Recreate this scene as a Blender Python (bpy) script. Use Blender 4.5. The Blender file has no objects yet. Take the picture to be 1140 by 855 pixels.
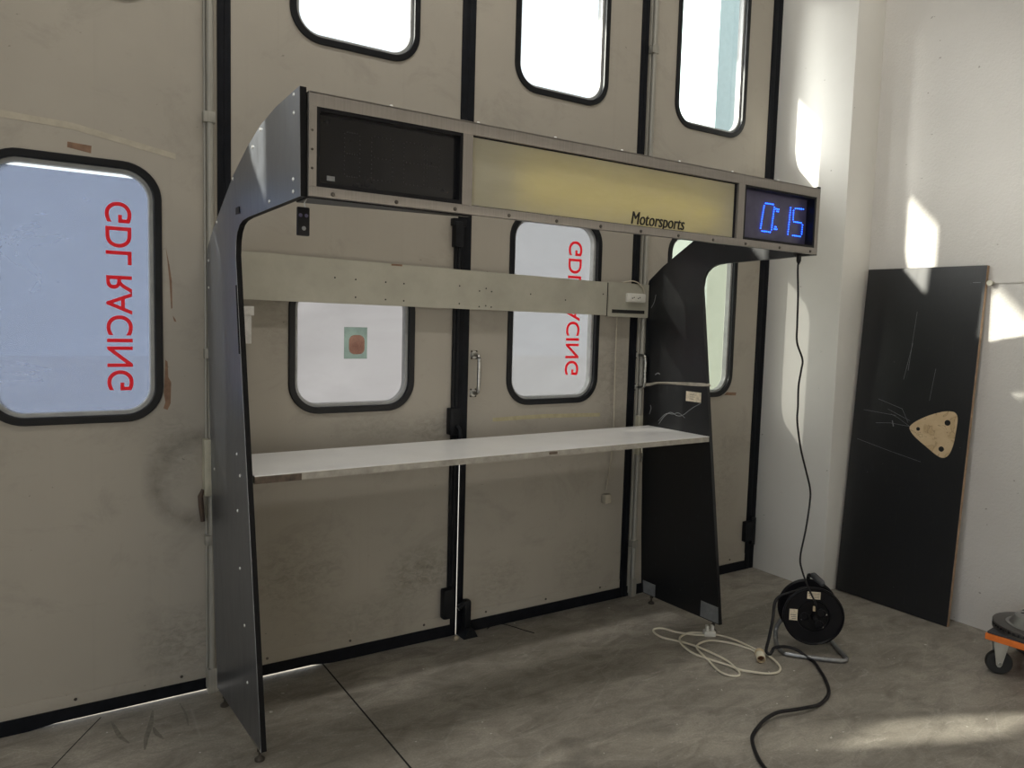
import bpy, bmesh, math, random
from mathutils import Vector, Matrix
random.seed(7)
D = bpy.data
SC = bpy.context.scene
COL = SC.collection

# ------------------------------------------------------------------ materials
def mat(name):
    m = D.materials.new(name); m.use_nodes = True
    nt = m.node_tree
    for n in list(nt.nodes): nt.nodes.remove(n)
    out = nt.nodes.new('ShaderNodeOutputMaterial')
    return m, nt, out

def N(nt, t, **kw):
    n = nt.nodes.new('ShaderNode' + t)
    for k, v in kw.items(): setattr(n, k, v)
    return n

def setin(n, **kw):
    for k, v in kw.items():
        k = k.replace('_', ' ')
        n.inputs[k].default_value = v

def c4(c): return (c[0], c[1], c[2], 1.0)

def noise(nt, vec, scale, detail=6.0, rough=0.6, dist=0.0):
    n = N(nt, 'TexNoise'); n.inputs['Scale'].default_value = scale
    n.inputs['Detail'].default_value = detail; n.inputs['Roughness'].default_value = rough
    n.inputs['Distortion'].default_value = dist
    nt.links.new(vec, n.inputs['Vector']); return n.outputs['Fac']

def ramp(nt, fac, stops):
    r = N(nt, 'ValToRGB'); e = r.color_ramp.elements
    while len(e) < len(stops): e.new(0.5)
    for i, (p, c) in enumerate(stops):
        e[i].position = p; e[i].color = c4(c) if not isinstance(c, (int, float)) else (c, c, c, 1)
    nt.links.new(fac, r.inputs['Fac']); return r.outputs['Color']

def mixc(nt, fac, a, b, mode='MIX'):
    m = N(nt, 'Mix', data_type='RGBA', blend_type=mode)
    for s, v in ((0, fac), (6, a), (7, b)):
        if hasattr(v, 'is_linked') or hasattr(v, 'links'): nt.links.new(v, m.inputs[s])
        elif isinstance(v, (int, float)): m.inputs[s].default_value = v if s == 0 else (v, v, v, 1)
        else: m.inputs[s].default_value = c4(v)
    return m.outputs[2]

def math_(nt, op, a, b=None, c=None, clamp=False):
    m = N(nt, 'Math', operation=op); m.use_clamp = clamp
    for i, v in enumerate((a, b, c)):
        if v is None: continue
        if isinstance(v, (int, float)): m.inputs[i].default_value = v
        else: nt.links.new(v, m.inputs[i])
    return m.outputs[0]

def mapping(nt, vec, scale=(1, 1, 1), loc=(0, 0, 0), rot=(0, 0, 0)):
    m = N(nt, 'Mapping'); m.inputs['Scale'].default_value = scale
    m.inputs['Location'].default_value = loc; m.inputs['Rotation'].default_value = rot
    nt.links.new(vec, m.inputs['Vector']); return m.outputs['Vector']

def objco(nt): return N(nt, 'TexCoord').outputs['Object']

def bump(nt, h, strength=0.3, dist=0.002):
    b = N(nt, 'Bump'); b.inputs['Strength'].default_value = strength; b.inputs['Distance'].default_value = dist
    nt.links.new(h, b.inputs['Height']); return b.outputs['Normal']

def simple(name, col, rough=0.5, metal=0.0, spec=0.5, var=0.0, vscale=20.0, bmp=0.0, bscale=200.0):
    m, nt, out = mat(name)
    p = N(nt, 'BsdfPrincipled'); nt.links.new(p.outputs[0], out.inputs[0])
    p.inputs['Base Color'].default_value = c4(col); p.inputs['Roughness'].default_value = rough
    p.inputs['Metallic'].default_value = metal; p.inputs['Specular IOR Level'].default_value = spec
    co = objco(nt)
    if var:
        f = noise(nt, co, vscale)
        lo = tuple(x * (1 - var) for x in col); hi = tuple(min(1, x * (1 + var)) for x in col)
        nt.links.new(ramp(nt, f, [(0.3, lo), (0.7, hi)]), p.inputs['Base Color'])
    if bmp:
        nt.links.new(bump(nt, noise(nt, co, bscale), bmp), p.inputs['Normal'])
    return m

def door_paint(name, base, scuff=None, seed=0.0, grime=()):
    m, nt, out = mat(name)
    p = N(nt, 'BsdfPrincipled'); nt.links.new(p.outputs[0], out.inputs[0])
    p.inputs['Roughness'].default_value = 0.55; p.inputs['Specular IOR Level'].default_value = 0.3
    co = objco(nt); v = mapping(nt, co, loc=(seed, 0, seed * 0.7))
    big = noise(nt, v, 1.3, 5, 0.55)
    col = ramp(nt, big, [(0.3, tuple(x * 0.93 for x in base)), (0.7, tuple(min(1, x * 1.06) for x in base))])
    # rubbed-in grime: patchy smudges and vertical runs
    sm = noise(nt, mapping(nt, v, scale=(2.2, 1, 3.0)), 1.6, 9, 0.72, 0.6)
    smf = ramp(nt, sm, [(0.53, 0.0), (0.74, 0.42)])
    col = mixc(nt, smf, col, tuple(x * 0.55 for x in base))
    runs = noise(nt, mapping(nt, v, scale=(26, 1, 0.7)), 1.0, 4, 0.5)
    rf = ramp(nt, runs, [(0.60, 0.0), (0.80, 0.16)])
    col = mixc(nt, rf, col, tuple(x * 0.62 for x in base))
    sp = noise(nt, mapping(nt, v, scale=(1, 1, 1.6)), 34, 2, 0.5)
    spf = ramp(nt, sp, [(0.735, 0.0), (0.76, 0.6)])
    col = mixc(nt, spf, col, tuple(x * 0.35 for x in base))
    if scuff:      # ring worn by the swinging lever
        cx, cz, r = scuff
        sx = N(nt, 'SeparateXYZ'); nt.links.new(co, sx.inputs[0])
        dx = math_(nt, 'SUBTRACT', sx.outputs[0], cx); dz = math_(nt, 'SUBTRACT', sx.outputs[2], cz)
        d = math_(nt, 'SQRT', math_(nt, 'ADD', math_(nt, 'MULTIPLY', dx, dx), math_(nt, 'MULTIPLY', dz, dz)))
        e = math_(nt, 'ABSOLUTE', math_(nt, 'SUBTRACT', d, r))
        band = math_(nt, 'SUBTRACT', 1.0, math_(nt, 'DIVIDE', e, 0.055), clamp=True)
        left = math_(nt, 'LESS_THAN', dx, 0.02)
        nn = ramp(nt, noise(nt, co, 16, 6, 0.7), [(0.3, 0.2), (0.75, 1.0)])
        f = math_(nt, 'MULTIPLY', math_(nt, 'MULTIPLY', band, left), nn)
        col = mixc(nt, math_(nt, 'MULTIPLY', f, 0.9), col, tuple(x * 0.38 for x in base))
    for gx, gz, rx, rz, amt in grime:      # hand and boot marks
        sx = N(nt, 'SeparateXYZ'); nt.links.new(co, sx.inputs[0])
        ux = math_(nt, 'DIVIDE', math_(nt, 'SUBTRACT', sx.outputs[0], gx), rx); uz = math_(nt, 'DIVIDE', math_(nt, 'SUBTRACT', sx.outputs[2], gz), rz)
        q = math_(nt, 'SUBTRACT', 1.0, math_(nt, 'ADD', math_(nt, 'MULTIPLY', ux, ux), math_(nt, 'MULTIPLY', uz, uz)), clamp=True)
        nn = ramp(nt, noise(nt, mapping(nt, co, scale=(1, 1, 1.7)), 22, 9, 0.75, 0.8), [(0.42, 0.12), (0.64, 1.0)])
        col = mixc(nt, math_(nt, 'MULTIPLY', math_(nt, 'MULTIPLY', q, nn), amt), col, tuple(x * 0.38 for x in base))
    nt.links.new(col, p.inputs['Base Color'])
    nt.links.new(bump(nt, noise(nt, co, 60, 3), 0.06), p.inputs['Normal'])
    return m

def concrete():
    m, nt, out = mat('concrete_floor')
    p = N(nt, 'BsdfPrincipled'); nt.links.new(p.outputs[0], out.inputs[0])
    co = objco(nt)
    a = noise(nt, co, 1.1, 8, 0.62, 0.4)
    col = ramp(nt, a, [(0.28, (0.22, 0.20, 0.168)), (0.5, (0.32, 0.295, 0.252)), (0.72, (0.44, 0.41, 0.355))])
    b = noise(nt, mapping(nt, co, scale=(1, 2.2, 1), rot=(0, 0, 0.5)), 5, 9, 0.7, 0.8)
    col = mixc(nt, ramp(nt, b, [(0.42, 0.0), (0.66, 0.75)]), col, (0.15, 0.136, 0.115))
    w = noise(nt, mapping(nt, co, scale=(1, 3, 1), rot=(0, 0, -0.7)), 9, 8, 0.75, 1.2)
    col = mixc(nt, ramp(nt, w, [(0.56, 0.0), (0.74, 0.55)]), col, (0.56, 0.53, 0.48))
    s = noise(nt, co, 120, 3, 0.6)
    col = mixc(nt, ramp(nt, s, [(0.40, 0.25), (0.62, 0.0)]), col, (0.12, 0.11, 0.10))
    k = noise(nt, co, 26, 2, 0.5)
    col = mixc(nt, ramp(nt, k, [(0.735, 0.0), (0.75, 0.7)]), col, (0.72, 0.70, 0.66))
    # oil / tyre marks
    o = noise(nt, mapping(nt, co, loc=(3.3, 1.7, 0)), 2.6, 4, 0.5, 0.3)
    col = mixc(nt, ramp(nt, o, [(0.66, 0.0), (0.76, 0.5)]), col, (0.10, 0.092, 0.082))
    # fine pale scratches
    sc = N(nt, 'TexVoronoi', feature='DISTANCE_TO_EDGE'); sc.inputs['Scale'].default_value = 1.7
    nt.links.new(mapping(nt, co, rot=(0, 0, 0.9), scale=(1, 2.4, 1)), sc.inputs['Vector'])
    scf = ramp(nt, sc.outputs['Distance'], [(0.0, 0.22), (0.006, 0.0)])
    col = mixc(nt, scf, col, (0.48, 0.46, 0.42))
    nt.links.new(col, p.inputs['Base Color'])
    nt.links.new(ramp(nt, a, [(0.3, 0.62), (0.7, 0.42)]), p.inputs['Roughness'])
    p.inputs['Specular IOR Level'].default_value = 0.4
    h = math_(nt, 'ADD', noise(nt, co, 40, 6, 0.7), math_(nt, 'MULTIPLY', noise(nt, co, 3, 4), 1.5))
    nt.links.new(bump(nt, h, 0.25, 0.003), p.inputs['Normal'])
    return m

def plaster(name, col, bscale, bstr):
    m, nt, out = mat(name)
    p = N(nt, 'BsdfPrincipled'); nt.links.new(p.outputs[0], out.inputs[0])
    p.inputs['Roughness'].default_value = 0.6; p.inputs['Specular IOR Level'].default_value = 0.3
    co = objco(nt)
    c = ramp(nt, noise(nt, co, 1.4, 6, 0.6), [(0.3, tuple(x * 0.94 for x in col)), (0.7, tuple(min(1, x * 1.04) for x in col))])
    d = noise(nt, mapping(nt, co, scale=(1, 1, 1.5)), 24, 2, 0.5)
    c = mixc(nt, ramp(nt, d, [(0.75, 0.0), (0.77, 0.6)]), c, (0.2, 0.18, 0.15))
    nt.links.new(c, p.inputs['Base Color'])
    h = math_(nt, 'ADD', noise(nt, co, bscale, 5, 0.6, 0.4), math_(nt, 'MULTIPLY', noise(nt, co, bscale * 0.25, 3, 0.5), 0.8))
    nt.links.new(bump(nt, h, bstr, 0.006), p.inputs['Normal'])
    return m

def metal_brushed(name, col, rough=0.4, metal=1.0, stretch=(1, 1, 60), dirt=0.25):
    m, nt, out = mat(name)
    p = N(nt, 'BsdfPrincipled'); nt.links.new(p.outputs[0], out.inputs[0])
    p.inputs['Metallic'].default_value = metal
    co = objco(nt)
    f = noise(nt, mapping(nt, co, scale=stretch), 6, 5, 0.6)
    c = ramp(nt, f, [(0.3, tuple(x * (1 - dirt) for x in col)), (0.7, col)])
    g = noise(nt, co, 9, 8, 0.7)
    c = mixc(nt, ramp(nt, g, [(0.55, 0.0), (0.8, 0.4)]), c, tuple(x * 0.6 for x in col))
    nt.links.new(c, p.inputs['Base Color'])
    nt.links.new(ramp(nt, f, [(0.2, rough * 0.8), (0.8, min(1, rough * 1.25))]), p.inputs['Roughness'])
    return m

def scratched_black(name, base=(0.016, 0.018, 0.021), rough=0.32, spec=0.5, wear=0.5, scale=(1, 14, 1.5), metal=0.0):
    """black laminate / anodised sheet with pale scuffs"""
    m, nt, out = mat(name)
    p = N(nt, 'BsdfPrincipled'); nt.links.new(p.outputs[0], out.inputs[0])
    co = objco(nt)
    f = noise(nt, mapping(nt, co, scale=scale), 5, 9, 0.75, 0.3)
    c = mixc(nt, ramp(nt, f, [(0.58, 0.0), (0.85, wear)]), base, (0.14, 0.15, 0.16))
    k = noise(nt, co, 45, 3, 0.6)
    c = mixc(nt, ramp(nt, k, [(0.74, 0.0), (0.77, wear)]), c, (0.45, 0.45, 0.44))
    nt.links.new(c, p.inputs['Base Color'])
    nt.links.new(ramp(nt, f, [(0.3, rough), (0.8, min(1, rough * 1.6))]), p.inputs['Roughness'])
    p.inputs['Specular IOR Level'].default_value = spec; p.inputs['Metallic'].default_value = metal
    return m

def glass_clear(name, tint=(0.95, 0.97, 0.97)):
    m, nt, out = mat(name)
    t = N(nt, 'BsdfTransparent'); t.inputs[0].default_value = c4(tint)
    g = N(nt, 'BsdfGlossy'); g.inputs['Roughness'].default_value = 0.05
    mx = N(nt, 'MixShader'); mx.inputs[0].default_value = 0.05
    nt.links.new(t.outputs[0], mx.inputs[1]); nt.links.new(g.outputs[0], mx.inputs[2])
    nt.links.new(mx.outputs[0], out.inputs[0]); return m

def film(name, col, clear=0.33):
    """frosted window film: lets daylight through as a diffuse glow"""
    m, nt, out = mat(name)
    co = objco(nt)
    f = noise(nt, mapping(nt, co, rot=(0, 0.7, 0), scale=(1, 1, 2.5)), 2.2, 6, 0.6, 1.0)
    c = ramp(nt, f, [(0.3, tuple(x * 0.95 for x in col)), (0.7, tuple(min(1, x * 1.05) for x in col))])
    t = N(nt, 'BsdfTranslucent'); nt.links.new(c, t.inputs[0])
    g = N(nt, 'BsdfPrincipled'); g.inputs['Base Color'].default_value = (0.3, 0.3, 0.3, 1); g.inputs['Roughness'].default_value = 0.35
    mx = N(nt, 'MixShader'); mx.inputs[0].default_value = 0.10
    nt.links.new(t.outputs[0], mx.inputs[1]); nt.links.new(g.outputs[0], mx.inputs[2])
    last = mx.outputs[0]
    if clear:
        tr = N(nt, 'BsdfTransparent'); m2 = N(nt, 'MixShader'); m2.inputs[0].default_value = clear
        nt.links.new(last, m2.inputs[1]); nt.links.new(tr.outputs[0], m2.inputs[2]); last = m2.outputs[0]
    nt.links.new(last, out.inputs[0]); return m

def tint(name, col):
    m, nt, out = mat(name)
    co = objco(nt); f = noise(nt, co, 18, 3, 0.5)
    c = ramp(nt, f, [(0.3, tuple(x * 0.92 for x in col)), (0.7, tuple(min(1, x * 1.06) for x in col))])
    t = N(nt, 'BsdfTransparent'); nt.links.new(c, t.inputs[0])
    nt.links.new(t.outputs[0], out.inputs[0]); return m

def emit(name, col, s):
    m, nt, out = mat(name)
    e = N(nt, 'Emission'); e.inputs[0].default_value = c4(col); e.inputs[1].default_value = s
    nt.links.new(e.outputs[0], out.inputs[0]); return m

def sign_panel_mat():
    m, nt, out = mat('sign_acrylic')
    co = objco(nt)
    f = noise(nt, mapping(nt, co, scale=(1.5, 1, 7)), 3, 7, 0.65, 0.5)
    c = ramp(nt, f, [(0.3, (0.44, 0.42, 0.34)), (0.7, (0.53, 0.51, 0.42))])
    d = N(nt, 'BsdfPrincipled'); nt.links.new(c, d.inputs['Base Color']); d.inputs['Roughness'].default_value = 0.35
    t = N(nt, 'BsdfTranslucent'); t.inputs[0].default_value = (0.80, 0.74, 0.26, 1)
    mx = N(nt, 'MixShader'); mx.inputs[0].default_value = 0.35
    nt.links.new(d.outputs[0], mx.inputs[1]); nt.links.new(t.outputs[0], mx.inputs[2])
    nt.links.new(mx.outputs[0], out.inputs[0]); return m

CREAM = (0.362, 0.334, 0.286)
M = dict(
    floor=concrete(),
    wall=plaster('white_plaster', (0.66, 0.64, 0.605), 75, 0.5),
    pier=plaster('cream_pier_paint', (0.76, 0.75, 0.71), 14, 0.12),
    plain=simple('hall_paint', (0.50, 0.49, 0.46), 0.8, var=0.08, vscale=2),
    outdoor=simple('yard_concrete', (0.26, 0.26, 0.255), 0.9, var=0.1, vscale=2),
    rubber=simple('black_rubber', (0.006, 0.007, 0.010), 0.5, spec=0.15, var=0.3),
    gasket=simple('window_gasket', (0.006, 0.007, 0.009), 0.4, spec=0.25, var=0.3),
    rim=simple('window_inner_rim', (0.30, 0.31, 0.31), 0.35, var=0.15),
    tube=metal_brushed('grey_tube', (0.36, 0.35, 0.31), 0.5, 0.35, (30, 30, 1)),
    creambox=simple('cream_enamel', (0.42, 0.40, 0.31), 0.5, var=0.2, vscale=12),
    rust=simple('rusty_lever', (0.060, 0.038, 0.025), 0.6, var=0.4, vscale=30),
    chrome=metal_brushed('worn_chrome', (0.55, 0.55, 0.52), 0.3, 1.0, (1, 1, 20), 0.4),
    iron=simple('black_iron', (0.007, 0.008, 0.010), 0.5, 0.0, 0.2, var=0.4),
    red=film('red_vinyl', (1.0, 0.035, 0.10), 0.0),
    alu=metal_brushed('raw_aluminium', (0.33, 0.305, 0.28), 0.42, 0.6, (40, 1, 1), 0.18),
    skin_left=scratched_black('anodised_skin', (0.27, 0.29, 0.33), 0.29, 0.5, 0.35, (1, 5, 0.9), 1.0),
    laminate=scratched_black('black_laminate', (0.003, 0.004, 0.006), 0.30, 0.55, 0.22, (1, 6, 2)),
    boardblack=scratched_black('black_film_ply', (0.005, 0.006, 0.008), 0.36, 0.75, 0.30, (1, 16, 1.0)),
    edge=simple('black_edge', (0.005, 0.005, 0.006), 0.5, spec=0.15, var=0.2),
    tyremark=simple('tyre_mark_rubber', (0.175, 0.163, 0.14), 0.7, var=0.3, vscale=60),
    grey=simple('grey_plate', (0.25, 0.26, 0.27), 0.4, 0.3, var=0.2),
    screw=simple('screw_head', (0.10, 0.09, 0.08), 0.4, 0.8, var=0.3),
    rivet=simple('bright_rivet', (0.75, 0.75, 0.73), 0.3, 0.6),
    hole=simple('drilled_hole', (0.01, 0.01, 0.01), 0.9),
    boardgrey=simple('painted_beam', (0.38, 0.368, 0.305), 0.45, 0.1, var=0.10, vscale=7),
    shelftop=simple('white_melamine', (0.84, 0.84, 0.83), 0.28, var=0.05, vscale=5),
    shelfedge=simple('pale_edge_band', (0.33, 0.31, 0.27), 0.5, var=0.25, vscale=25),
    chip=simple('bare_chipboard', (0.10, 0.075, 0.055), 0.8, var=0.5, vscale=40),
    smoke=simple('smoked_acrylic', (0.012, 0.012, 0.014), 0.12, var=0.15),
    dimled=simple('unlit_led', (0.028, 0.028, 0.030), 0.3),
    black=simple('black_plastic', (0.006, 0.006, 0.008), 0.4, spec=0.2, var=0.2),
    clockface=simple('clock_face', (0.075, 0.070, 0.13), 0.25, var=0.1),
    led=emit('blue_led', (0.012, 0.095, 1.0), 9.0),
    tubelamp=emit('sign_tube', (1.0, 0.88, 0.30), 8.0),
    sign=sign_panel_mat(),
    ink=simple('black_ink', (0.006, 0.006, 0.006), 0.4),
    white=simple('white_plastic', (0.66, 0.65, 0.60), 0.4, var=0.06),
    paper=simple('paper_label', (0.66, 0.58, 0.44), 0.8, var=0.2, vscale=60),
    whitepaper=simple('white_label', (0.62, 0.61, 0.58), 0.7, var=0.12, vscale=60),
    print_=simple('label_print', (0.08, 0.08, 0.08), 0.7),
    cream_cord=simple('cream_pvc', (0.66, 0.62, 0.50), 0.45, var=0.08),
    cordcap=simple('yellowed_plastic', (0.52, 0.42, 0.27), 0.5, var=0.2, vscale=30),
    contact=simple('copper_contact', (0.14, 0.06, 0.03), 0.4, 0.5),
    cord=simple('black_pvc', (0.010, 0.0095, 0.011), 0.5, spec=0.3, var=0.2),
    steel=metal_brushed('reel_tube', (0.36, 0.37, 0.38), 0.38, 0.8, (8, 8, 8), 0.3),
    wood=simple('ply_edge', (0.34, 0.23, 0.15), 0.7, var=0.3, vscale=30),
    rawwood=None,
    orange=simple('orange_paint', (0.85, 0.21, 0.035), 0.4, var=0.15, vscale=14),
    mat_top=simple('dark_rubber_mat', (0.050, 0.052, 0.058), 0.6, var=0.25),
    tyre=simple('wheel_rubber', (0.015, 0.015, 0.015), 0.6, var=0.2),
    zinc=metal_brushed('zinc_plate', (0.66, 0.66, 0.62), 0.35, 0.8, (3, 3, 3), 0.25),
    disc=metal_brushed('brake_iron', (0.16, 0.155, 0.15), 0.42, 0.8, (4, 4, 4), 0.3),
    discside=simple('brake_iron_dark', (0.03, 0.03, 0.032), 0.6, 0.4, var=0.3),
    bell=metal_brushed('machined_bell', (0.42, 0.42, 0.42), 0.35, 0.9, (3, 3, 3), 0.2),
    strap=simple('grey_strap', (0.40, 0.37, 0.31), 0.55, var=0.25, vscale=30),
    tape=simple('brown_tape', (0.20, 0.115, 0.070), 0.6, var=0.35, vscale=30),
    oldtape=simple('yellow_tape_residue', (0.40, 0.355, 0.22), 0.7, var=0.15, vscale=30),
    paletape=simple('pale_tape_residue', (0.415, 0.375, 0.30), 0.7, var=0.1, vscale=30),
    stone=simple('concrete_crumb', (0.36, 0.31, 0.23), 0.9, var=0.3, vscale=60),
    green=simple('hedge_leaf', (0.16, 0.26, 0.07), 0.8, var=0.5, vscale=9),
    house=simple('rendered_wall', (0.40, 0.50, 0.50), 0.9, var=0.06),
    glass=glass_clear('clear_glass'),
    film_blue=film('blue_frosted_film', (0.10, 0.125, 0.20)),
    film_dense=film('dense_frosted_film', (0.40, 0.39, 0.40), 0.02),
    film_white=film('white_frosted_film', (0.21, 0.205, 0.215)),
    film_green=film('tree_tinted_frosted_film', (0.30, 0.315, 0.255)),  # green tint stands in for light from trees outside
    fixture=simple('fill_lamp_housing', (0.6, 0.6, 0.6), 0.5),
    stickergreen=tint('sign_board_tint', (0.66, 0.76, 0.70)),
    stickerred=tint('sign_red_tint', (1.0, 0.62, 0.57)),
)
def raw_wood():
    m, nt, out = mat('raw_filler_wood')
    p = N(nt, 'BsdfPrincipled'); nt.links.new(p.outputs[0], out.inputs[0]); p.inputs['Roughness'].default_value = 0.7
    co = objco(nt)
    f = noise(nt, co, 11, 4, 0.5, 0.6)
    c = ramp(nt, f, [(0.25, (0.42, 0.28, 0.14)), (0.5, (0.60, 0.45, 0.27)), (0.75, (0.68, 0.53, 0.33))])
    b = N(nt, 'Math', operation='PINGPONG'); nt.links.new(math_(nt, 'MULTIPLY', f, 9.0), b.inputs[0]); b.inputs[1].default_value = 1.0
    c = mixc(nt, ramp(nt, b.outputs[0], [(0.0, 0.6), (0.12, 0.0)]), c, (0.20, 0.12, 0.06))
    nt.links.new(c, p.inputs['Base Color']); return m
M['rawwood'] = raw_wood()

# ------------------------------------------------------------------ geometry helpers
class MB:
    def __init__(s): s.bm = bmesh.new()
    def box(s, x0, x1, y0, y1, z0, z1, bev=0.0, mtx=None):
        r = bmesh.ops.create_cube(s.bm, size=1.0); vs = r['verts']
        for v in vs:
            v.co = Vector(((x0 + x1) / 2 + v.co.x * (x1 - x0), (y0 + y1) / 2 + v.co.y * (y1 - y0), (z0 + z1) / 2 + v.co.z * (z1 - z0)))
        if bev > 0:
            es = list({e for v in vs for e in v.link_edges})
            r2 = bmesh.ops.bevel(s.bm, geom=es, offset=bev, segments=2, profile=0.6, affect='EDGES')
            vs = list({v for f in r2['faces'] for v in f.verts} | {v for v in vs if v.is_valid})
        if mtx is not None: bmesh.ops.transform(s.bm, matrix=mtx, verts=[v for v in vs if v.is_valid])
        return s
    def prism(s, poly, fn):
        """poly: 2D loop; fn(u,v,side) -> Vector for side 0 / 1"""
        a = [s.bm.verts.new(fn(u, v, 0)) for u, v in poly]; b = [s.bm.verts.new(fn(u, v, 1)) for u, v in poly]
        n = len(poly)
        fs = [s.bm.faces.new(a), s.bm.faces.new(b[::-1])]
        for i in range(n):
            fs.append(s.bm.faces.new((a[i], b[i], b[(i + 1) % n], a[(i + 1) % n])))
        bmesh.ops.recalc_face_normals(s.bm, faces=fs)
        bmesh.ops.triangulate(s.bm, faces=[f for f in fs[:2]])
        return s
    def tube(s, pts, r, seg=8, closed=False, caps=True):
        pts = [Vector(p) for p in pts]; n = len(pts)
        rs = r if isinstance(r, (list, tuple)) else [r] * n
        tang = []
        for i in range(n):
            if closed: t = pts[(i + 1) % n] - pts[i - 1]
            else: t = pts[min(i + 1, n - 1)] - pts[max(i - 1, 0)]
            tang.append(t.normalized() if t.length > 1e-9 else Vector((0, 0, 1)))
        up = Vector((0, 0, 1)) if abs(tang[0].z) < 0.9 else Vector((1, 0, 0))
        nrm = (up - tang[0] * up.dot(tang[0])).normalized()
        rings = []
        for i in range(n):
            nrm = nrm - tang[i] * nrm.dot(tang[i])
            nrm = nrm.normalized() if nrm.length > 1e-6 else tang[i].orthogonal().normalized()
            b = tang[i].cross(nrm)
            rings.append([s.bm.verts.new(pts[i] + (nrm * math.cos(2 * math.pi * k / seg) + b * math.sin(2 * math.pi * k / seg)) * rs[i]) for k in range(seg)])
        m = n if closed else n - 1
        for i in range(m):
            A, B = rings[i], rings[(i + 1) % n]
            for k in range(seg):
                f = s.bm.faces.new((A[k], A[(k + 1) % seg], B[(k + 1) % seg], B[k])); f.smooth = True
        if caps and not closed:
            s.bm.faces.new(rings[0][::-1]); s.bm.faces.new(rings[-1])
        return s
    def lathe(s, prof, mtx, seg=48, smooth=True):
        """prof: (r, h) from one end to the other around local z"""
        rings = []
        for r, h in prof:
            if r < 1e-6: rings.append([s.bm.verts.new(mtx @ Vector((0, 0, h)))])
            else: rings.append([s.bm.verts.new(mtx @ Vector((r * math.cos(2 * math.pi * k / seg), r * math.sin(2 * math.pi * k / seg), h))) for k in range(seg)])
        fs = []
        for A, B in zip(rings, rings[1:]):
            for k in range(seg):
                k2 = (k + 1) % seg
                if len(A) == 1 and len(B) == 1: continue
                if len(A) == 1: fs.append(s.bm.faces.new((A[0], B[k], B[k2])))
                elif len(B) == 1: fs.append(s.bm.faces.new((A[k], B[0], A[k2])))
                else: fs.append(s.bm.faces.new((A[k], B[k], B[k2], A[k2])))
        for f in fs: f.smooth = smooth
        bmesh.ops.recalc_face_normals(s.bm, faces=fs)
        return s
    def build(s, name, m, parent=None, sharp=True):
        me = D.meshes.new(name); s.bm.to_mesh(me); s.bm.free()
        if sharp: me.set_sharp_from_angle(angle=math.radians(38))
        return link(name, me, m, parent)

def link(name, me, m, parent=None):
    o = D.objects.new(name, me); COL.objects.link(o)
    if m is not None: me.materials.append(m)
    if parent is not None:
        o.parent = parent
        o.matrix_parent_inverse = parent.matrix_world.inverted()
    return o

def frame(origin, zdir, xhint=(0, 0, 1)):
    z = Vector(zdir).normalized(); x = Vector(xhint); x = (x - z * x.dot(z))
    x = x.normalized() if x.length > 1e-6 else z.orthogonal().normalized()
    y = z.cross(x)
    return Matrix(((x.x, y.x, z.x, origin[0]), (x.y, y.y, z.y, origin[1]), (x.z, y.z, z.z, origin[2]), (0, 0, 0, 1)))

def rrect(x0, x1, z0, z1, r, seg=10):
    p = []
    for cx, cz, a0 in ((x1 - r, z0 + r, -90), (x1 - r, z1 - r, 0), (x0 + r, z1 - r, 90), (x0 + r, z0 + r, 180)):
        for i in range(seg + 1):
            a = math.radians(a0 + 90 * i / seg); p.append((cx + r * math.cos(a), cz + r * math.sin(a)))
    return p

def plate(name, loops, y0, y1, m, parent=None, bev=0.0):
    """flat plate in the x-z plane with holes, between y0 and y1"""
    cu = D.curves.new(name, 'CURVE'); cu.dimensions = '2D'; cu.fill_mode = 'BOTH'
    cu.extrude = abs(y1 - y0) / 2 - bev; cu.bevel_depth = bev; cu.bevel_resolution = 1
    for L in loops:
        sp = cu.splines.new('POLY'); sp.points.add(len(L) - 1)
        for q, (x, z) in zip(sp.points, L): q.co = (x, z, 0, 1)
        sp.use_cyclic_u = True
    to = D.objects.new('tmp', cu); COL.objects.link(to)
    bpy.context.view_layer.update()
    me = D.meshes.new_from_object(to.evaluated_get(bpy.context.evaluated_depsgraph_get()))
    D.objects.remove(to); D.curves.remove(cu)
    ym = (y0 + y1) / 2
    for v in me.vertices: v.co = Vector((v.co.x, ym - v.co.z, v.co.y))
    me.materials.clear(); me.name = name
    bm = bmesh.new(); bm.from_mesh(me); bmesh.ops.remove_doubles(bm, verts=bm.verts, dist=1e-5)
    bmesh.ops.recalc_face_normals(bm, faces=bm.faces); bm.to_mesh(me); bm.free()
    return link(name, me, m, parent)

def text_mesh(s, fn, length, height, m, name, parent, thick=0.0012, shear=0.0, offset=0.0):
    """lettering: fn(u, v, w) maps text plane (u along, v up, w outward) to the world"""
    cu = D.curves.new(name, 'FONT'); cu.body = s; cu.extrude = 0.5; cu.offset = offset; cu.shear = shear
    to = D.objects.new('tmp', cu); COL.objects.link(to); bpy.context.view_layer.update()
    me = D.meshes.new_from_object(to.evaluated_get(bpy.context.evaluated_depsgraph_get()))
    D.objects.remove(to); D.curves.remove(cu)
    xs = [v.co.x for v in me.vertices]; ys = [v.co.y for v in me.vertices]
    x0, x1 = min(xs), max(xs); y0, y1 = min(ys), max(ys)
    for v in me.vertices:
        v.co = fn((v.co.x - x0) / (x1 - x0) * length, (v.co.y - y0) / (y1 - y0) * height, v.co.z * thick)
    me.materials.clear(); me.name = name
    bm = bmesh.new(); bm.from_mesh(me); bmesh.ops.recalc_face_normals(bm, faces=bm.faces); bm.to_mesh(me); bm.free()
    return link(name, me, m, parent)

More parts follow.
